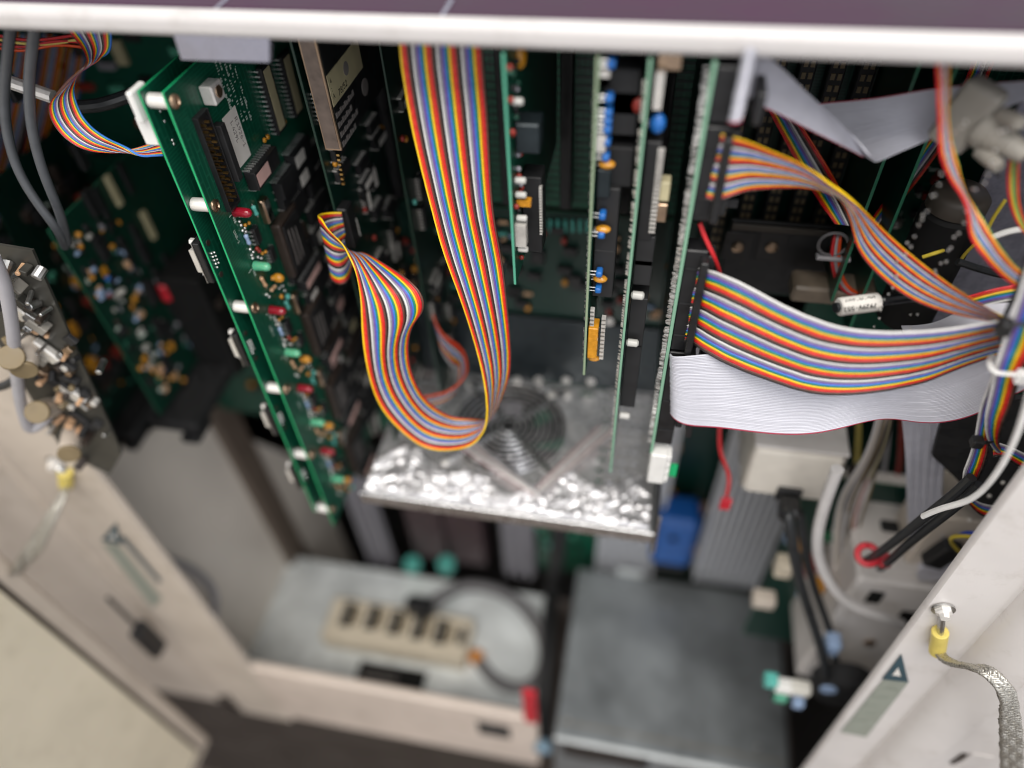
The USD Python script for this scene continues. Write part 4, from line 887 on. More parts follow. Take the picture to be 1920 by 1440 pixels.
# labelled cable between the rainbow ribbons
lc = thing('labelled_cable', 'black cable with a white printed sleeve between the rainbow cables', 'cable', at(1610, 572, Y=.01))
q0, q1 = at(1572, 576, Y=.004), at(1646, 566, Y=.012); dq = (q1 - q0) / np.linalg.norm(q1 - q0)
part('cable', tube([q0 - dq * .002, q1, q1 + dq * .02, at(1740, 560, Y=.03)], .0028, 30, 10), 'cable_black', lc)
sl_ = part('sleeve', cyl(q0, q1, .0052, 20, ch=.0008), 'sticker_white', lc)
vc = C - (q0 + q1) / 2; vc -= dq * (vc @ dq); vc /= np.linalg.norm(vc); up_ = np.cross(vc, dq)
for s_, o_ in (('7929V-552', .0006), ('DC-A-109', -.0034)):
    part('print', text(s_, .0024, q1 - dq * .004 + vc * (.0051 if o_ > 0 else .0043) + up_ * (-o_), -dq, -up_, .0004), 'ink', sl_, smooth=False)
solo('red_wire', tube(pl((1312, 418, .006), (1322, 445, .004), (1336, 475, .002), (1346, 500, .004), (1352, 520, .012)), .0012, 24, 8), 'wire_red', 'single red wire between the two socket groups', 'wire')

# ================================================================ bottom of the cabinet
PZ = .048
def bz(px, py, Z=PZ): return at(px, py, Z=Z)
f0, f1, k0, k1 = bz(448, 1245), bz(1022, 1335), bz(542, 1061), bz(1024, 1098)
xl, xr, yf, yb = (f0[0] + k0[0]) / 2, (f1[0] + k1[0]) / 2, SY + .016, (k0[1] + k1[1]) / 2
pt = thing('mounting_plate', 'galvanised metal floor plate carrying the cream power strip', 'plate', ((xl + xr) / 2, (yf + yb) / 2, PZ))
part('plate', bx((xl, yf, PZ - .004), (xr, yb, PZ), .0008), 'galvanised', pt)
part('edge', bx((xl - .002, yf, PZ - .004), (xl - .0004, yb, PZ + .006), .0005), 'steel', pt)
q = [bz(671, 1238), bz(802, 1268), bz(795, 1300), bz(664, 1279)]
cx_, cy_ = np.mean(q, 0)[:2]; hw, hh = .056, .0195
bl = part('label', bx((cx_ - hw, cy_ - hh, PZ), (cx_ + hw, cy_ + hh, PZ + .0006), .0002), 'ink', pt, label='black printed label')
for k in range(2): part('print', cat([bx((cx_ - hw + .012 + i * .0055, cy_ + .001 - k * .008, PZ + .0006), (cx_ - hw + .0158 + i * .0055, cy_ + .005 - k * .008, PZ + .0008)) for i in range(10)]), 'ink_faint', bl, smooth=False)
ZS = PZ + .038
s = [bz(622, 1114, ZS), bz(885, 1159, ZS), bz(874, 1245, ZS), bz(604, 1196, ZS)]
sx0, sx1 = (s[0][0] + s[3][0]) / 2, (s[1][0] + s[2][0]) / 2; sy0, sy1 = (s[2][1] + s[3][1]) / 2, (s[0][1] + s[1][1]) / 2
ps = thing('power_strip', 'cream power strip with five black outlets and an orange lamp', 'power strip', ((sx0 + sx1) / 2, (sy0 + sy1) / 2, PZ))
part('body', bx((sx0, sy0, PZ + .0003), (sx1, sy1, ZS), .004), 'cream_plastic', ps)
for px, py in ((652, 1152), (698, 1158), (741, 1167), (785, 1176), (826, 1184)):
    p = bz(px, py, ZS); o_ = part('outlet', bx((p[0] - .0092, p[1] - .0205, ZS - .002), (p[0] + .0092, p[1] + .0205, ZS + .0012), .001), 'ink', ps)
    for a, b in ((-.0018, .004), (.0018, .004), (0, -.004)): part('contact', bx((p[0] + a - .0006, p[1] + b - .002, ZS + .0012), (p[0] + a + .0006, p[1] + b + .002, ZS + .0014)), 'tin', o_)
    part('divider', bx((p[0] + .0112, p[1] - .0165, ZS - .001), (p[0] + .0205, p[1] + .0165, ZS + .0007), .0006), 'slot_tan', ps)
p = bz(866, 1192, ZS); part('switch', bx((p[0] - .006, p[1] - .015, ZS - .001), (p[0] + .006, p[1] + .013, ZS + .005), .001), 'black_plastic', ps)
p = bz(893, 1228, PZ + .02); part('lamp', cyl(p - [0, 0, .018], p, .0118, 16, ch=.0045), 'orange_glow', ps, label='orange round lamp at the end')
pg = thing('power_plug', 'black plug pressed into the cream strip with a grey cord looping from it', 'plug', bz(785, 1150, ZS))
p = bz(776, 1150, ZS); part('plug_body', bx(p + [-.010, -.009, .0014], p + [.036, .017, .038], .007), 'black_plastic', pg)
part('cord', tube([bz(795, 1146, ZS + .02), bz(822, 1122, ZS + .02), bz(868, 1100, ZS + .015), bz(920, 1103, ZS + .01), bz(972, 1130, PZ + .03), bz(1010, 1178, PZ + .022), bz(1022, 1230, PZ + .014), bz(1006, 1275, PZ + .008), bz(966, 1290, PZ + .0062), bz(925, 1272, PZ + .0062), bz(898, 1240, PZ + .01)], .0095, 80, 12), 'cord_grey', pg)
rt = thing('red_tag', 'red plastic tag standing at the corner of the sill', 'tag', at(997, 1330, Y=SY + .004))
p, p2 = at(1001, 1300, Y=SY + .002), at(990, 1352, Y=SY + .002)
part('tag', bx((p2[0] - .004, SY - .002, p2[2] + .006), (p2[0] + .013, SY + .0045, p[2] + .008), .0015), 'red_plastic', rt)
kb = thing('knob', 'small blue grey knob below the red tag at the end of the sill', 'knob', at(1018, 1400, Y=SY - .004))
p = at(1018, 1400, Y=SY - .002); part('knob', lathe(p + [0, .008, 0], p + [0, -.008, 0], [(0, .008), (.008, .0125), (.014, .012), (.016, .006)], 18), 'knob_blue', kb, smooth=50)
# grey power supply
UZ = .16
u0, u1, u2, u3 = bz(1042, 1378, UZ), bz(1400, 1440, UZ), bz(1078, 1085, UZ), bz(1462, 1150, UZ)
ux0, ux1, uyf, uyb = (u0[0] + u2[0]) / 2, u3[0], u0[1], (u2[1] + .02)
pu = thing('power_supply', 'big grey metal box beside the plate at the bottom right of the middle', 'power supply', ((ux0 + ux1) / 2, (uyf + uyb) / 2, .2))
part('case', bx((ux0, uyf, UZ - .22), (ux1, uyb, UZ), .002), 'psu_grey', pu)
part('front_edge', bx((ux0 + .001, uyf - .005, UZ - .008), (ux1 - .001, uyf - .0004, UZ - .0005), .001), 'galvanised', pu)
gv = part('vent', bx((ux0 + .012, uyf - .0025, UZ - .075), (ux0 + .13, uyf - .0006, UZ - .009), .0006), 'soft_black', pu)
for k in range(14): part('louvre', bx((ux0 + .016 + k * .0075, uyf - .0036, UZ - .072), (ux0 + .0195 + k * .0075, uyf - .0022, UZ - .012), .0004), 'socket_brown', gv)
for px, py in ((1090, 1110), (1430, 1170), (1065, 1350), (1060, 1230), (1420, 1400), (1250, 1130)):
    p = bz(px, py, UZ); part('screw', cyl(p, p + [0, 0, .0015], .0035, 12, ch=.0005), 'steel', pu)
part('seam', bx((ux0 + .004, uyf + .018, UZ), (ux1 - .004, uyf + .0192, UZ + .0005)), 'slot_tan', pu)
part('flange', bx((ux0 + .06, uyb + .0005, UZ - .02), (ux0 + .10, uyb + .003, UZ + .012), .0008), 'galvanised', pu)
# black harness between plate and box
solo('black_harness', tube([at(1052, 960, Y=.243), at(1045, 1040, Y=.218), bz(1036, 1100, .086), bz(1030, 1180, .106), bz(1024, 1260, .112), bz(1020, 1330, .106), at(1022, 1385, Y=SY + .012)], .0115, 60, 10), 'soft_black', 'black cable harness in the gap between plate and grey box', 'cable')
# row of heat sinks and parts below the card cage
HY = 0.256
def hv(px, py, Y=HY): return at(px, py, Y=Y)
def heatsink(pa, pb, dpt, nf, label, mat='aluminium_fin', Y=HY, ztop=None):
    a, b = hv(*pa, Y=Y), hv(*pb, Y=Y); zt = ztop or a[2]
    t = thing('heat_sink', label, 'heat sink', ((a[0] + b[0]) / 2, Y, b[2]))
    part('base', bx((a[0], Y + .004, b[2]), (b[0], Y + .009, zt), .0006), mat, t)
    for k in range(nf):
        x = a[0] + (k + .25) * (b[0] - a[0]) / nf
        part('fin', bx((x, Y - dpt, b[2]), (x + (b[0] - a[0]) / nf * .45, Y + .0036, zt), .0003), mat, t)
    return t
heatsink((1122, 985), (1222, 1088), .011, 9, 'middle ribbed heat sink beside the blue block', ztop=.60)
heatsink((1330, 960), (1420, 1090), .014, 10, 'wide ribbed heat sink left of the white box', Y=0.237, ztop=.60)
heatsink((932, 950), (1003, 1085), .003, 3, 'plain grey heat sink just right of the maroon block', mat='heat_grey', ztop=.60)
heatsink((652, 950), (742, 1062), .003, 3, 'plain grey heat sink at the left behind the plate', mat='heat_grey', ztop=.60)
a, b = hv(752, 940), hv(915, 1060)
mb = thing('transformer', 'dark maroon block under the shiny tray behind the plate', 'transformer', ((a[0] + b[0]) / 2, HY, b[2]))
part('core', bx((a[0], HY - .004, b[2] + .004), ((a[0] + b[0]) / 2 - .003, HY + .03, .60), .003), 'transformer_maroon', mb)
part('core', bx(((a[0] + b[0]) / 2 + .003, HY - .008, b[2] + .008), (b[0], HY + .03, .60), .003), 'transformer_maroon', mb)
for px in (775, 838): p = hv(px, 1064, .237); part('terminal', cyl(p, p + [0, 0, .018], .0147, 14, ch=.002), 'cap_teal', mb)
mbd = thing('circuit_board', 'green board upright between the plain and ribbed heat sinks, crossed by the black harness', 'circuit board', (hv(1060, 1040)[0], HY, .3))
a, b = hv(1005, 980), hv(1118, 1090)
part('board', bx((a[0], HY + .010, b[2]), (b[0], HY + .0116, .60), .0003), 'backplane_green', mbd)
for k in range(10): p = hv(1008 + 11 * k, 985 + 9 * (k % 5) * 2, HY + .009); part('chip', bx(p - [.004, .004, .006], p + [.004, 0, .006], .0006), rng.choice(['cap_teal', 'board_mint', 'chip_black']), mbd)
a, b = hv(1232, 972, .224), hv(1292, 1068, .224)
bb = thing('capacitor_block', 'bright blue block between two ribbed heat sinks', 'capacitor', ((a[0] + b[0]) / 2, .19, b[2]))
part('body', bx((a[0], .224, b[2]), (b[0], .275, a[2] - .006), .008), 'block_blue', bb)
p = hv(1262, 1010, .2235); part('hole', cyl(p, p + [0, -.001, 0], .006, 14), 'ink', bb)
part('foot', bx((a[0] + .006, .223, b[2] - .012), (b[0] - .006, .27, b[2] - .0004), .001), 'soft_black', bb)
gb = thing('circuit_board', 'large dark green board lying upright behind the blue block and heat sinks', 'circuit board', (.1, .26, .1))
part('board', bx((.02, .295, .0), (.42, .2966, .60), .0003), 'board_dark_y' if 'board_dark_y' in made else 'backplane_dark', gb)
for k in range(40):
    x, z = .03 + rng.random() * .37, .06 + rng.random() * .48
    part('component', bx((x, .295 - .004 - rng.random() * .01, z), (x + .008 + rng.random() * .014, .2948, z + .006 + rng.random() * .014), .001), rng.choice(['chip_black', 'cap_amber', 'socket_brown', 'backplane_green', 'soft_black', 'resistor_tan']), gb)
# white box with a black plug
a, b = hv(1405, 850, .06), hv(1558, 948, .06)
wx = thing('adapter_box', 'white plastic box with a black plug in its front, under the grey cable', 'box', ((a[0] + b[0]) / 2, .06, b[2]))
part('body', bx((a[0] + .002, .060, b[2]), (b[0] - .002, .125, a[2] + .006), .006), 'box_cream', wx, smooth=50)
part('lid', bx((a[0] + .003, .062, a[2] + .0065), (b[0] - .003, .124, a[2] + .0095), .0012), 'cabinet_white', wx)
p = hv(1478, 925, .06); part('inlet', bx(p + [-.010, -.004, -.008], p + [.010, .001, .009], .002), 'soft_black', wx)
pk = thing('power_plug', 'black plug with a bent black cord in the front of the white box', 'plug', p)
part('plug_body', bx(p + [-.008, -.024, -.010], p + [.008, -.0045, .006], .003), 'black_plastic', pk)
part('cord', tube([p + [0, -.02, -.006], hv(1478, 965, .03), hv(1486, 1020, .02), hv(1500, 1090, .015), hv(1525, 1170, .005), hv(1545, 1240, -.01), hv(1552, 1300, -.02)], .0046, 60, 12), 'cable_black', pk)
solo('black_cable', tube([hv(1500, 960, .05), hv(1512, 1040, .035), hv(1530, 1110, .025), hv(1560, 1200, .01), hv(1570, 1290, -.01)], .0036, 40, 10), 'cable_black', 'black cable falling just right of the bent black cord', 'cable')
for px, py, w, h, m_, lab, nm, Y in ((1470, 1068, .016, .024, 'cream_plastic', 'cream block behind the bent black cord', 'relay', .06), (1432, 1130, .022, .016, 'cabinet_beige', 'pale bracket at the back edge of the big grey box', 'bracket', .05), (1522, 1068, .009, .024, 'cap_red', 'rust red part right of the bent black cord', 'capacitor', .06), (1535, 1105, .010, .014, 'cap_amber', 'amber part below the rust red one', 'capacitor', .05), (1560, 1215, .013, .022, 'resistor_blue', 'steel blue part near the foot of the black cables', 'capacitor', .0)):
    p = hv(px, py, Y); solo(nm, bx(p - [w / 2, .004, h / 2], p + [w / 2, .012, h / 2], .002), m_, lab, nm)
p = hv(1575, 1290, -.02); bg = thing('capacitor', 'large black round part with a pale centre by the right post', 'capacitor', p)
part('body', cyl(p + [.006, .02, -.01], p + [.006, -.004, -.01], .028, 24, ch=.003), 'soft_black', bg)
p = hv(1553, 1291, -.03); part('cap', cyl(p, p + [0, -.002, 0], .0075, 16), 'resistor_blue', bg)
cw = thing('terminal_block', 'white and green wire connectors at the right side of the big grey box', 'connector', hv(1470, 1280, -.03))
for k, (px, py, w, m_) in enumerate(((1445, 1275, .012, 'cap_teal'), (1470, 1286, .016, 'white_plastic'), (1500, 1290, .018, 'hood_white'), (1462, 1302, .014, 'board_mint'), (1496, 1314, .010, 'resistor_blue'))):
    p = hv(px, py, -.035); part('block', bx(p - [w / 2, .006, .006], p + [w / 2, .006, .006], .0015), m_, cw)
# beige grey box and its openings at the right
a, b = hv(1610, 1085, .02), hv(1830, 1240, .02)
bxr = thing('metal_box', 'pale grey metal box behind the right post with black square openings', 'box', ((a[0] + b[0]) / 2, .05, b[2] - .1))
part('case', bx((a[0], .02, b[2] - .10), (.36, .14, a[2]), .003), 'cabinet_white', bxr)
for px, py, w, h in ((1706, 1160, .020, .024), (1640, 1120, .012, .02)):
    p = hv(px, py, .0195); part('opening', bx(p - [w / 2, .0008, h / 2], p + [w / 2, .001, h / 2], .001), 'ink', bxr)
p = hv(1630, 1204, .019); part('screw', cyl(p, p + [0, -.002, 0], .006, 14, ch=.0006), 'bronze_metal', bxr)
p = hv(1690, 1075, .04); part('top_plate', bx((a[0] + .004, .03, a[2] + .0005), (.35, .13, a[2] + .003), .001), 'cabinet_white', bxr)
p = hv(1675, 1000, .075); solo('socket', bx(p - [.014, .006, .012], p + [.016, .006, .012], .0015), 'soft_black', 'black square socket above the red ring', 'socket')
p = hv(1545, 1100, .07)
# hanging grey cable and black panels at the right
ribbon('ribbon_cable', 'wide lavender grey cable hanging down behind the black cables', None, [0] * 34, [
    (1690, 780, .035, 1790, 785, .035), (1698, 860, .04, 1772, 865, .04), (1700, 940, .045, 1768, 950, .043), (1704, 1010, .045, 1778, 1015, .04), (1712, 1060, .04, 1795, 1060, .035), (1724, 1088, .02, 1815, 1085, .02)], .0432, samples=40, sides=6, mats=['rib_grey'] * 34, wob=.0008)
a, b = hv(1762, 790, .02), hv(1845, 950, .02)
bk = thing('black_bracket', 'matt black panel with angled edge between the grey hanging cable and the rainbow strips', 'panel', ((a[0] + b[0]) / 2, .02, b[2]))
pts = [hv(1775, 760, .03), hv(1960, 745, .03), hv(1960, 1010, .03), hv(1835, 960, .03), hv(1800, 905, .03), hv(1748, 855, .03)]
n_ = len(pts); V = np.array(pts + [q + [0, .004, 0] for q in pts]); Q = [[0, i + 1, i] for i in range(1, n_ - 1)] + [[n_, n_ + i, n_ + i + 1] for i in range(1, n_ - 1)]
for i in range(n_): j = (i + 1) % n_; Q += [[i, j, n_ + j], [i, n_ + j, n_ + i]]
part('panel', fixn((V, np.array(Q))), 'soft_black', bk, smooth=False)
for px, py in ((1855, 930), (1818, 975), (1880, 905)): p = hv(px, py, .029); part('rivet', ball(p, (.0015, .0012, .0018), 6), 'tin', bk)
a, b = hv(1800, 960, .04), hv(1960, 1085, .04)
solo('grey_case', bx((a[0] - .012, .04, b[2] - .02), (b[0], .09, a[2] - .01), .002), 'cabinet_beige', 'beige case low behind the right post under the black panel', 'case')
p = hv(1775, 1045, .02); solo('black_block', obox(p - [.012, 0, .018], np.array([.016, 0, -.004]), np.array([0, .012, 0]), np.array([.008, 0, .03]), .0015), 'black_plastic', 'slanted black block right of the hanging grey cable', 'block')
solo('dark_cover', bx((hv(1840, 1000, .05)[0], .05, hv(1840, 1060, .05)[2]), (.40, .054, hv(1840, 860, .05)[2])), 'soft_black', 'flat black panel farthest right behind the lowest rainbow strip', 'panel')
solo('yellow_green_wire', tube([hv(1800, 1035, .0), hv(1786, 1020, -.005), hv(1790, 1006, -.01), hv(1830, 1008, -.01), hv(1870, 1030, .0)], .0014, 30, 8), 'wire_yellow', 'yellow green wire loop by the edge of the right post', 'wire')
solo('blue_wire', tube([hv(1800, 1003, .0), hv(1815, 999, -.005), hv(1840, 1002, -.01)], .0014, 16, 8), 'wire_blue', 'short blue wire above the yellow green loop', 'wire')
r3 = random.Random(21)
cl_b = thing('circuit_board', 'green board crowded with blurred parts low on the right behind the thick white cable', 'circuit board', hv(1560, 1100, .10))
a, b = hv(1476, 1000, .10), hv(1650, 1230, .10)
part('board', bx((a[0], .10, b[2]), (b[0], .1016, a[2] + .1), .0003), 'backplane_dark', cl_b)
for k in range(70):
    p = hv(1480 + r3.random() * 160, 985 + r3.random() * 240, .098); w, h = .004 + .010 * r3.random(), .004 + .012 * r3.random()
    part('component', bx(p - [w / 2, .004 + .008 * r3.random(), h / 2], p + [w / 2, .0005, h / 2], .0012), r3.choice(['chip_black', 'cap_amber', 'socket_brown', 'cable_light', 'backplane_green', 'resistor_blue', 'cream_plastic', 'soft_black', 'cap_red', 'tin']), cl_b)
for k, (x0, x1, x2, m_, lab) in enumerate(((1590, 1560, 1575, 'cable_black', 'thin black cable left of the brown wire bundle'), (1668, 1640, 1600, 'cable_grey', 'thin grey cable right of the brown wire bundle'), (1690, 1672, 1650, 'cap_red', 'dark red wire beside the wide hanging grey cable'), (1540, 1520, 1512, 'wire_green', 'green wire slipping behind the white box'), (1610, 1592, 1560, 'lug_yellow', 'yellowish wire in front of the brown wire bundle'))):
    solo('thin_wire', tube([hv(x0, 760, .14), hv((x0 + x1) / 2 + 6, 860, .14), hv(x1, 950, .13), hv(x2 + 6, 1040, .12), hv(x2, 1120, .105)], .0021, 30, 8), m_, lab, 'wire')
# brown bundle of thin wires
wb_ = thing('wire_bundle', 'loose bundle of thin brownish wires between white box and hanging grey cable', 'wires', hv(1600, 930, .07))
for k in range(22):
    o_ = rng.random(); e = rng.random() * 14 - 7
    part('wire', tube([hv(1650 + e + 24 * o_, 780, .06), hv(1622 + e + 30 * o_, 860, .07 + .01 * o_), hv(1580 + 50 * o_, 930 + e, .075), hv(1568 + 46 * o_ + e, 1000, .07), hv(1562 + 62 * o_, 1070, .06)], .0013, 22, 6), rng.choice(['cable_grey', 'slot_tan', 'cabinet_beige', 'socket_brown', 'cap_red', 'sticker_cream', 'cable_light', 'socket_brown']), wb_)
for k in range(7):
    p = hv(1565 + rng.random() * 60, 840 + rng.random() * 60, .09); part('component', bx(p - [.005, .003, .006], p + [.005, .003, .006], .0012), rng.choice(['cap_amber', 'wire_green', 'socket_brown', 'sticker_cream']), wb_)
tw = thing('red_tag_wire', 'thin red wire with an orange red tag in front of the wide ribbed heat sink', 'wire', hv(1365, 900, .04))
part('wire', tube([hv(1350, 790, .06), hv(1352, 850, .05), hv(1366, 890, .045), hv(1362, 930, .04)], .0016, 24, 8), 'wire_red', tw)
p = hv(1360, 945, .04); part('tag', bx(p - [.0045, .0015, .007], p + [.0045, .0015, .008], .001), 'cap_red' if 0 else 'red_plastic', tw)
# dark boards in the back left of the bottom
solo('metal_bracket', bx((hv(480, 1150, .205)[0], .205, .05), (hv(560, 1150, .205)[0], .209, .20), .001), 'plate_slate', 'dark bracket in the left rear corner behind the plate', 'bracket')
solo('bent_cable', tube([at(318, 1052, X=-.552), at(372, 1078, X=-.548), at(402, 1120, X=-.544), at(398, 1160, X=-.54)], .006, 30, 10), 'cable_grey', 'grey cable bending along the pale inner side panel', 'cable')

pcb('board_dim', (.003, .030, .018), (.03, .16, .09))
# ================================================================ far left: cards and the plate of metal connectors
def tilted(name, label, e0, e1, Yf, dep, dx, mat, th=.0016):
    """card whose front edge runs e0-e1 (pixels) at depth Yf and which goes back by dep, sideways by dx"""
    p, q = at(*e0, Y=Yf), at(*e1, Y=Yf); t = thing(name, label, 'circuit board', q)
    part('board', obox(q, p - q, np.array([dx, dep, 0]), np.array([th, 0, 0])), mat, t)
    ez = (p - q) / np.linalg.norm(p - q); ey = np.array([dx, dep, 0]) / math.hypot(dx, dep); ex = np.cross(ey, ez); ex /= np.linalg.norm(ex)
    if ex[0] < 0: ex = -ex
    return t, q, ez, ey, ex, np.linalg.norm(p - q)
def on(t, q, ez, ey, ex, y, z, w, l, h, mat, nm='component', c=.0008):
    return part(nm, obox(q + ey * y + ez * z + ex * .0018, ey * w, ez * l, ex * h, c), mat, t)
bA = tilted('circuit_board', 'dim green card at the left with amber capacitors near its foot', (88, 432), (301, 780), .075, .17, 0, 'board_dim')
def onA(px, py):
    """pixel -> (y, z) on the face of card A"""
    t, q, ez, ey, ex, L = bA; v = R @ np.array([px - 960, py - 720, F]); n = np.cross(ey, ez); s_ = ((q + ex * .0018 - C) @ n) / (v @ n); w = C + s_ * v - q; return w @ ey, w @ ez
for px, py, m_ in ((262, 690, 'cap_amber'), (310, 660, 'cap_amber'), (308, 680, 'cap_amber'), (320, 708, 'cap_amber'), (342, 712, 'cap_amber'), (302, 695, 'block_blue'), (280, 690, 'resistor_tan'), (120, 455, 'lug_yellow'), (145, 440, 'cap_amber'), (208, 462, 'cap_amber'), (148, 462, 'cap_amber'), (200, 522, 'cap_blue'), (202, 553, 'cap_red'), (163, 510, 'resistor_tan'), (170, 520, 'cap_amber'), (300, 730, 'silk_white')):
    y, z = onA(px, py); t, q, ez, ey, ex, L = bA
    part('capacitor', ball(q + ey * y + ez * z + ex * .003, (.0026, .0026, .0026), 7), m_, t, smooth=True)
y, z = onA(303, 545); t, q, ez, ey, ex, L = bA
part('capacitor', cyl(q + ey * y + ez * (z - .010) + ex * .006, q + ey * y + ez * (z + .010) + ex * .006, .0062, 14, ch=.0015), 'red_plastic', t, label='red round capacitor')
y, z = onA(372, 635); on(*bA[:5], y, z - .008, .030, .014, .003, 'sticker_white', 'label')
r_ = random.Random(11)
for k in range(64):
    u = r_.random(); z = .012 + r_.random() * (bA[5] - .03); y = .004 + r_.random() * .05
    on(*bA[:5], y, z, .002 + r_.random() * .006, .002 + r_.random() * .007, .001 + r_.random() * .004, r_.choice(['chip_black', 'tin', 'resistor_blue', 'solder', 'silk_white', 'chip_black', 'cap_amber', 'soft_black', 'resistor_tan']))
for k in range(12): on(*bA[:5], .055 + .02 * (k % 3), .05 + .05 * (k // 3), .007, .03, .004, r_.choice(['chip_black', 'chip_black', 'sticker_cream']), 'chip')
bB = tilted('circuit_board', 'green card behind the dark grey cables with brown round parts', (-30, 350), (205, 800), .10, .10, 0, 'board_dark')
for k in range(40):
    on(*bB[:5], .004 + r_.random() * .08, .03 + r_.random() * (bB[5] - .06), .006 + r_.random() * .012, .006 + r_.random() * .012, .003 + r_.random() * .006, r_.choice(['chip_black', 'cap_amber', 'socket_brown', 'board_mint', 'chip_black', 'soft_black', 'cap_red']))
bC = thing('circuit_board', 'dark board far back at the left, behind the dim green cards', 'circuit board', (-.55, .24, .6))
part('board', bx((-.84, .240, .45), (-.30, .2416, 1.05), .0003), 'board_mid', bC)
for k in range(210):
    x, z = -.83 + r_.random() * .52, .50 + r_.random() * .53; w, h = (.016, .007) if r_.random() < .5 else (.006 + .006 * r_.random(), .006 + .02 * r_.random())
    part('component', bx((x, .240 - .003 - r_.random() * .006, z), (x + w, .2398, z + h), .0008), r_.choice(['chip_black', 'chip_black', 'soft_black', 'socket_brown', 'cap_amber', 'heat_grey', 'board_mint', 'cap_red', 'sticker_cream']), bC)
for k in range(90):
    t = bA if k % 3 else bB
    on(*t[:5], .003 + r_.random() * .075, .02 + r_.random() * (t[5] - .05), .0015 + r_.random() * .004, .0015 + r_.random() * .005, .001 + r_.random() * .003, r_.choice(['chip_black', 'heat_grey', 'resistor_blue', 'silk_white', 'socket_brown', 'cap_amber', 'board_mint', 'soft_black']))
for k in range(9): on(*bA[:5], .03 + .014 * (k % 4), .03 + .036 * k, .010, .024, .005, 'chip_black', 'chip')
for t_, lab, w_ in ((bA, 'black card guide under the nearer dim green card at the left', .040), (bB, 'black card guide under the farther dim green card at the left', .030)):
    q_ = t_[1]; g_ = thing('card_guide', lab, 'guide', q_)
    part('rail', bx(q_ + [-.012, -.006, -.016], q_ + [w_, .19, -.0004], .002), 'soft_black', g_)
    part('rear_frame', bx(q_ + [.004, .075, -.012], q_ + [w_ + .010, .192, .12], .002), 'ink', g_)
    for k in range(16): y_, z_ = .08 + r_.random() * .09, r_.random() * .10; part('chip', bx(q_ + [w_ + .0101, y_, z_], q_ + [w_ + .0145, y_ + .006 + .012 * r_.random(), z_ + .006 + .012 * r_.random()], .0008), r_.choice(['chip_black', 'board_mid', 'heat_grey', 'cap_amber', 'socket_brown', 'board_mint']), g_)
    part('groove', bx(q_ + [-.003, -.0064, -.006], q_ + [.005, .10, .002], .0006), 'black_plastic', g_)
    part('end_stop', bx(q_ + [w_ * .5, -.012, -.026], q_ + [w_, .02, -.0165], .002), 'black_plastic', g_)
# plate with coaxial connectors
pn = thing('connector_plate', 'olive metal plate crowded with silvery plugs and tan screws at the left edge', 'plate', at(120, 720, Y=-.030))
A_, B_, C_, D_ = at(-30, 380, Y=-.030), at(120, 470, Y=-.030), at(240, 870, Y=-.030), at(60, 850, Y=-.030)
V = np.array([at(-30, 455, Y=-.030), at(60, 470, Y=-.030), at(228, 850, Y=-.030), at(205, 890, Y=-.030), at(120, 850, Y=-.030), at(-30, 600, Y=-.030)])
n_ = len(V); V = np.vstack([V, V + [0, .002, 0]]); Q = [[0, i + 1, i] for i in range(1, n_ - 1)] + [[n_, n_ + i, n_ + i + 1] for i in range(1, n_ - 1)]
for i in range(n_): j = (i + 1) % n_; Q += [[i, j, n_ + j], [i, n_ + j, n_ + i]]
mk('olive_plate', (.055, .053, .045), .45, .3, var=.1)
part('plate', fixn((V, np.array(Q))), 'olive_plate', pn, smooth=False)
def slab(px, py, w, h, dpt, mat, nm, ang=-58, Y=-.030, c=.0012):
    w, h, dpt = w * 1.48, h * 1.48, dpt * 1.48; p = at(px, py, Y=Y); a = math.radians(ang); u = np.array([math.cos(a), 0, math.sin(a)]); v = np.array([-u[2], 0, u[0]])
    return part(nm, obox(p - u * w / 2 - v * h / 2 + [0, -.0004, 0], u * w, np.array([0, -dpt, 0]), v * h, c), mat, pn)
for px, py in ((92, 652), (143, 730), (34, 570)): slab(px, py, .014, .007, .004, 'tin', 'plug_shell')
for px, py in ((75, 612), (62, 608), (128, 682), (136, 692), (172, 752), (182, 748), (124, 662), (92, 692), (140, 755), (160, 800), (115, 740), (20, 560)):
    p = at(px, py, Y=-.030); part('screw', cyl(p, p + [0, -.006, 0], .0027, 10, ch=.0004), rng.choice(['bronze_metal', 'resistor_tan', 'tin', 'bronze_metal']), pn)
for px, py, px2, py2 in ((40, 690, 22, 672), (98, 762, 72, 772), (136, 810, 130, 848), (50, 640, 46, 690)):
    a, b = at(px, py, Y=-.032), at(px2, py2, Y=-.053)
    cb = part('connector', cyl(a, b, .0077, 14, ch=.0008), 'cabinet_beige', pn)
    part('rim', cyl(b, b + (b - a) * .12, .0083, 14, ch=.0006), 'slot_tan', cb)
for px, py, w, h in ((60, 585, .009, .006), (105, 715, .012, .006), (150, 780, .010, .006), (70, 660, .008, .008)): slab(px, py, w, h, .002, 'board_dark' if 0 else 'soft_black', 'gasket')

r2 = random.Random(4)
for k in range(70):
    u = r2.random(); px, py = 8 + u * 190 + r2.gauss(0, 16), 500 + u * 330 + r2.gauss(0, 40)
    if py > 860 or px < -10: continue
    q = r2.random()
    if q < .45: slab(px, py, .003 + .006 * r2.random(), .002 + .004 * r2.random(), .002 + .004 * r2.random(), r2.choice(['steel', 'soft_black', 'hood_dim', 'bronze_metal', 'soft_black', 'olive_plate']), 'fitting', ang=-58 + r2.gauss(0, 14), c=.0005)
    else:
        p = at(px, py, Y=-.0305); part('fitting', cyl(p, p + [r2.gauss(0, .002), -.0045 - .009 * r2.random(), r2.gauss(0, .002)], .0012 + .0024 * r2.random(), 10, ch=.0004), r2.choice(['resistor_tan', 'steel', 'socket_brown', 'steel', 'slot_tan', 'soft_black']), pn)
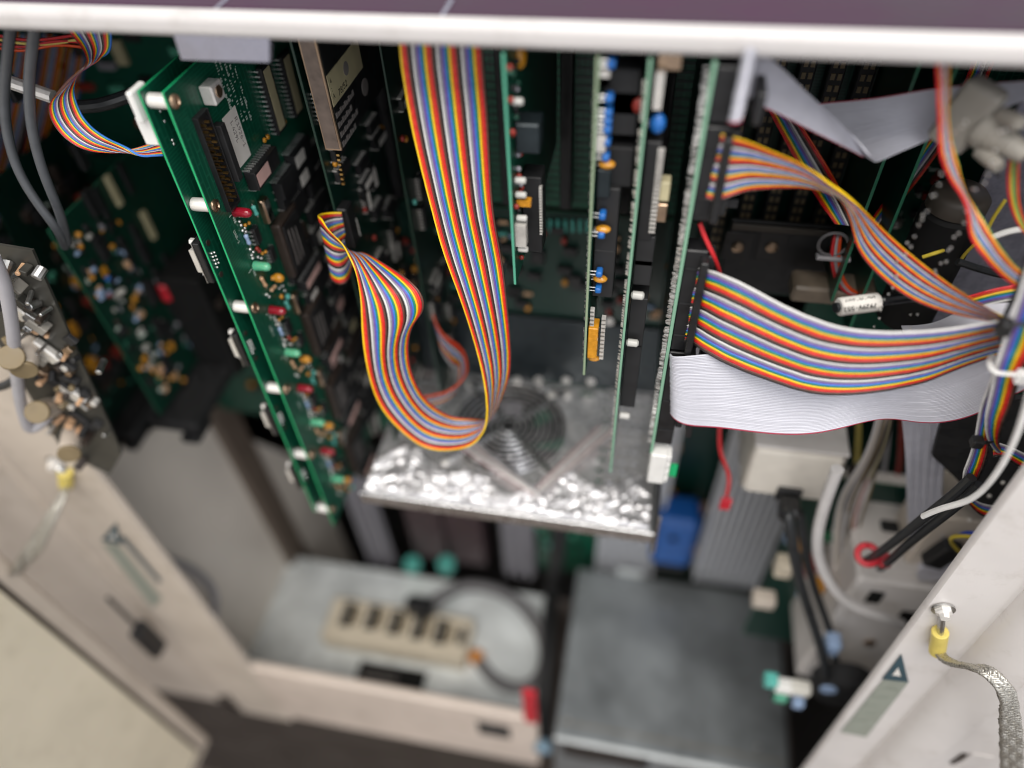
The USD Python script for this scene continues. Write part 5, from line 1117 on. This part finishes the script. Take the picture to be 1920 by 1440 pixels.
# ================================================================ right: things in the dark behind the rainbow cables
rbk = thing('circuit_board', 'dim green board with white printing and bolts in the right rear', 'circuit board', at(1720, 400, Y=.16))
a, b = at(1640, 290, Y=.16), at(1790, 480, Y=.16)
part('board', bx((.135, .160, .70), (.33, .1620, 1.055)), 'board_mid', rbk)
p = at(1672, 395, Y=.159); part('print', text('JL T7F2', .0075, (p[0] + .0, .1598, p[2] - .008), (1, 0, 0), (0, 0, 1), .0003), 'silk_white', rbk, smooth=False)
for k in range(9): p = at(1640 + 16 * k, 302 + 2.4 * k, Y=.159); part('print', bx(p - [.0035, .0002, .0012], p + [.0035 - .002 * rng.random(), .0008, .0012]), 'silk_white', rbk, smooth=False)
for px, py, r in ((1681, 417, .004), (1745, 408, .006), (1742, 402, .004), (1732, 445, .0035), (1722, 362, .002)): p = at(px, py, Y=.158); part('bolt', lathe(p, p + [0, -.005, 0], [(0, r), (.003, r * .9), (.005, r * .4)], 12), 'nickel', rbk, smooth=50)
for k in range(16): p = at(1650 + rng.random() * 130, 320 + rng.random() * 130, Y=.157); part('component', bx(p - [.002, .002, .0025], p + [.002, .003, .0025], .0006), rng.choice(['chip_black', 'chip_black', 'cap_red', 'board_mint']), rbk)
sr = thing('socket_board', 'dark board of tall tan sockets behind the folded grey cable', 'circuit board', (.09, .165, .8))
part('board', bx((.042, .165, .80), (.134, .1668, 1.055)), 'backplane_dark', sr)
for k in range(5):
    x = .048 + k * .0175
    q = part('socket', bx((x, .153, .83), (x + .010, .165, 1.05), .0008), 'soft_black', sr)
    for s_ in (0, 1):
        for j in range(28): part('contact', bx((x + .002 + s_ * .004, .1524, .835 + j * .0075), (x + .0045 + s_ * .004, .1532, .839 + j * .0075)), 'slot_tan', sr if False else q)
for k, (px, lab) in enumerate(((1655, 'green card edge with solder beside the dim rainbow cable'), (1720, 'second green card edge near the red twisted cable'))):
    t = thing('circuit_board', lab, 'circuit board', (at(px, 300, Y=.09)[0], .09, .8)); x = at(px, 300, Y=.09)[0] - .0
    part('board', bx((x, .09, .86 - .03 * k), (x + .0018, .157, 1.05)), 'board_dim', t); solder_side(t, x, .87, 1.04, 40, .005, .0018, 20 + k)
lbx = thing('drive_unit', 'dark unit with a metal strip and two round screws behind the middle rainbow cable', 'unit', at(1430, 450, Y=.135))
a, b = at(1372, 412, Y=.135), at(1560, 520, Y=.135)
part('case', bx((a[0], .135, b[2] - .02), (b[0], .139, a[2]), .001), 'soft_black', lbx)
part('strip', bx((a[0] + .001, .1325, a[2] - .007), (b[0] - .001, .1348, a[2] - .002), .0006), 'outlet_brown', lbx)
for px in (1383, 1447): p = at(px, 462, Y=.1345); part('screw', lathe(p, p + [0, -.003, 0], [(0, .0045), (.002, .0042), (.003, .002)], 14), 'bronze_metal', lbx, smooth=50); part('seat', bx(p + [-.010, -.0004, -.012], p + [.010, .0004, .012], .0006), 'black_plastic', lbx)
wbk = at(1555, 540, Y=.11); solo('connector_block', bx(wbk - [.026, .01, .008], wbk + [.030, .012, .006], .002), 'block_dim', 'tan block behind the labelled cable', 'block')
cpl = thing('cable_clip', 'grey loop clip gripping red and grey wires under the upper rainbow cable', 'clip', at(1565, 480, Y=.06))
p = at(1562, 458, Y=.10); part('loop', tube([p + .009 * np.array([math.cos(t), 0, math.sin(t)]) for t in np.linspace(.3, 6.0, 26)], .0012, sides=8, smoothpath=False), 'cord_grey', cpl)
p = at(1562, 483, Y=.10); part('band', bx(p - [.011, .003, .0015], p + [.011, .003, .0015], .001), 'cable_grey', cpl)
for k, m_ in enumerate(('wire_red', 'cable_grey', 'ribbon_orange')): part('wire', tube(pl((1566 + 5 * k, 440, .105), (1560 + 6 * k, 480, .10), (1572 + 6 * k, 530, .10), (1600 + 6 * k, 552, .10), (1660, 560, .10)), .0014, 24, 7), m_, cpl)
bc = thing('black_cylinder', 'big black cylinder with a grey rim behind the twisted rainbow cable', 'capacitor', at(1780, 480, Y=.08))
a, b = at(1790, 390, Y=.085), at(1775, 560, Y=.085)
part('body', cyl((a[0], .085, b[2] - .02), (a[0], .085, a[2]), .0175, 28, ch=.003), 'ink', bc)
part('rim', lathe((a[0], .085, a[2] + .0004), (a[0], .085, a[2] + .012), [(0, .0165), (.008, .0165), (.012, .013)], 28), 'outlet_brown', bc, smooth=50)
# white serial hood
hoodY = .03
hd_ = thing('serial_plug', 'off-white ribbed serial plug hood with two thumbscrews and a white cord', 'plug', at(1860, 240, Y=hoodY))
p0, p1 = at(1820, 255, Y=.035), at(1868, 255, Y=.03); p2 = at(1890, 270, Y=.026); p3 = at(1945, 292, Y=.02)
dh = (p2 - p1) / np.linalg.norm(p2 - p1)
uh = np.array([0, 0, 1.]) - dh * dh[2]; uh /= np.linalg.norm(uh); wh = np.cross(dh, uh)
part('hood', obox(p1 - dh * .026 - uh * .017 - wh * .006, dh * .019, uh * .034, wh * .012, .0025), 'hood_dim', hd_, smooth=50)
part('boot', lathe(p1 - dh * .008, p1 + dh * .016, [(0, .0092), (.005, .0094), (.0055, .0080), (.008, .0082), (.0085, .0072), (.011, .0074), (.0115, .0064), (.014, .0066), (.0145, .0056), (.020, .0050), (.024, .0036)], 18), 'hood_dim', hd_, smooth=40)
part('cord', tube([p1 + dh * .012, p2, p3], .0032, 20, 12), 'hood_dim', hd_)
for (x0, y0, x1, y1) in ((1838, 283, 1874, 314), (1878, 215, 1914, 232)):
    q0, q1 = at(x0, y0, Y=.03), at(x1, y1, Y=.018); dq_ = (q1 - q0) / np.linalg.norm(q1 - q0); L = np.linalg.norm(q1 - q0)
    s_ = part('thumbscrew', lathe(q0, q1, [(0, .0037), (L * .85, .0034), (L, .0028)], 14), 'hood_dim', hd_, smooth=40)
    part('slot', obox(q1 - dq_ * .001 - [.0006, .003, .003], np.array([.0012, 0, 0]), np.array([0, .006, 0]), dq_ * .0018), 'ink', s_)
# coloured wire bunch at the right edge and the grey panel behind
for k in range(4):
    solo('loose_wire', tube(pl((1895 + 5 * k, 285, .03), (1890 + 6 * k, 330, .028), (1897 + 5 * k, 390, .026), (1925 + 3 * k, 440, .024), (1955, 455, .024)), .00055, 26, 7), ['wire_red', 'wire_yellow', 'wire_green', 'ribbon_orange', 'wire_red', 'wire_blue'][k],
         ['red wire leftmost of the bunch under the serial plug', 'yellow wire in the bunch under the serial plug', 'green wire in the bunch under the serial plug', 'orange wire in the bunch under the serial plug', 'second red wire of the bunch at the right edge', 'blue wire outermost of the bunch at the right edge'][k], 'wire')
solo('yellow_wire', tube(pl((1885, 375, .06), (1862, 410, .06), (1845, 440, .062), (1815, 470, .066), (1800, 490, .07)), .001, 24, 7), 'wire_yellow', 'single yellow wire slanting past the black cylinder', 'wire')
solo('white_wire', tube(pl((1860, 445, .05), (1885, 436, .05), (1915, 430, .05), (1950, 430, .05)), .0018, 20, 8), 'tie_white', 'white and violet wire curving to the right edge', 'wire')
a, b = at(1800, 420, Y=.1), at(1960, 560, Y=.1)
solo('backing_panel', bx((a[0], .100, b[2] - .03), (.40, .104, a[2] + .12), .001), 'lens_violet', 'blue grey panel behind the twisted rainbow cable at the right', 'panel')
solo('black_cable', tube(pl((1795, 490, .05), (1840, 505, .05), (1880, 515, .05), (1930, 525, .05)), .0022, 20, 8), 'cable_black', 'black cable crossing the blue grey panel', 'cable')
ribbon('ribbon_cable', 'dark rainbow cable behind the black tie at the right', None, code(2, 1, 10), [(1800, 560, .03, 1805, 590, .03), (1850, 545, .03, 1855, 578, .03), (1900, 535, .03, 1905, 568, .03), (1950, 528, .03, 1950, 560, .03)], .0127, samples=16)
solo('yellow_wire', tube(pl((1730, 482, .05), (1755, 474, .05), (1768, 470, .055)), .0011, 12, 8), 'wire_yellow', 'short yellow wire stub above the upper rainbow cable', 'wire')

# ================================================================ braided ground straps
def braid(name, label, lugpx, sleeve, path, W, Yb, n=9, loops=26, sc=1.):
    t = thing(name, label, 'ground strap', at(*lugpx, Y=Yb))
    p = at(*lugpx, Y=Yb); nut = part('bolt', lathe(p, p + [0, -.006 * sc, 0], [(t * sc, r * sc) for t, r in ((0, .0042), (.003, .0042), (.0036, .0026), (.006, .0024))], 6), 'nickel', t, smooth=20)
    part('washer', cyl(p + [0, -.0003, 0], p + [0, -.0016, 0], .0056 * sc, 18), 'steel', t)
    s0_, s1_ = at(*sleeve[0], Y=Yb - .004), at(*sleeve[1], Y=Yb - .005)
    part('lug', tube([p + [0, -.002, -.002], (p * .4 + s0_ * .6) + [0, -.0005, 0], s0_ + (s1_ - s0_) * .1], .0028 * sc, 16, 10, flat=.6), 'steel', t)
    part('sleeve', cyl(s0_, s1_, .0042 * sc, 16, ch=.0006), 'lug_yellow', t)
    c = [(at(a, b, Y=-.32 + (y + .32) * sc), w, ang) for a, b, y, w, ang in path]
    P = spline([s1_ - (s1_ - s0_) * .1] + [q[0] for q in c], 220); T = np.gradient(P, axis=0); T /= np.linalg.norm(T, axis=1)[:, None]
    k = np.linspace(0, len(c), 220); ws = np.interp(k, range(len(c) + 1), [.004 * sc] + [q[1] * sc for q in c]); an = np.interp(k, range(len(c) + 1), [c[0][2]] + [q[2] for q in c])
    ref = np.stack([np.cos(an), np.sin(an) * 0.6, np.sin(an)], 1); ref -= T * (ref * T).sum(1)[:, None]; ref /= np.linalg.norm(ref, axis=1)[:, None]; N = np.cross(T, ref)
    s_ = np.linspace(0, loops, 220)
    for i in range(n):
        for sg in (1, -1):
            ph = (s_ * sg + i * 2 / n) % 2; tri = 1 - np.abs(ph - 1) * 2 if False else np.where(ph < 1, ph, 2 - ph) * 2 - 1
            Q = P + ref * (tri * ws / 2)[:, None] + N * (.0006 * np.sin(s_ * math.pi * 2 + i * 2.1 + (0 if sg > 0 else 1.6)))[:, None]
            part('strand', tube(Q, .00085 * sc, sides=6, smoothpath=False), 'braid', t, smooth=True)
    part('core', tube(P, ws / 2 * .8, sides=8, smoothpath=False, flat=.15), 'braid', t) if False else None
    return t
braid('ground_strap', 'braided metal ground strap with a yellow sleeve on the right post', (1768, 1140), ((1763, 1184), (1757, 1222)), [
    (1768, 1232, -.130, .0045, .3), (1786, 1243, -.136, .005, .2), (1820, 1250, -.143, .006, .9), (1855, 1262, -.150, .008, .9), (1882, 1290, -.155, .0095, .3), (1892, 1330, -.157, .0105, .05), (1896, 1380, -.157, .0105, -.05), (1897, 1440, -.155, .0105, 0), (1900, 1500, -.15, .0105, 0)], .011, -.0754, sc=1.225)
braid('ground_strap', 'blurred braided ground strap hanging from the left post towards the door', (105, 866), ((122, 884), (124, 910)), [
    (118, 928, -.132, .006, .3), (108, 948, -.138, .007, .3), (92, 978, -.145, .009, .6), (72, 1015, -.152, .010, .6), (48, 1050, -.158, .010, .6), (22, 1085, -.16, .009, .6), (-2, 1118, -.16, .008, .6), (-30, 1150, -.16, .008, .6)], .011, -.0205, loops=18, sc=1.5)
y_ = at(2, 1122, Y=-.084); solo('strap_sleeve', cyl(y_ + [-.009, 0, -.006], y_ + [.009, -.003, .009], .0078, 14, ch=.0008), 'lug_yellow', 'yellow sleeve at the lower end of the left ground strap', 'sleeve')
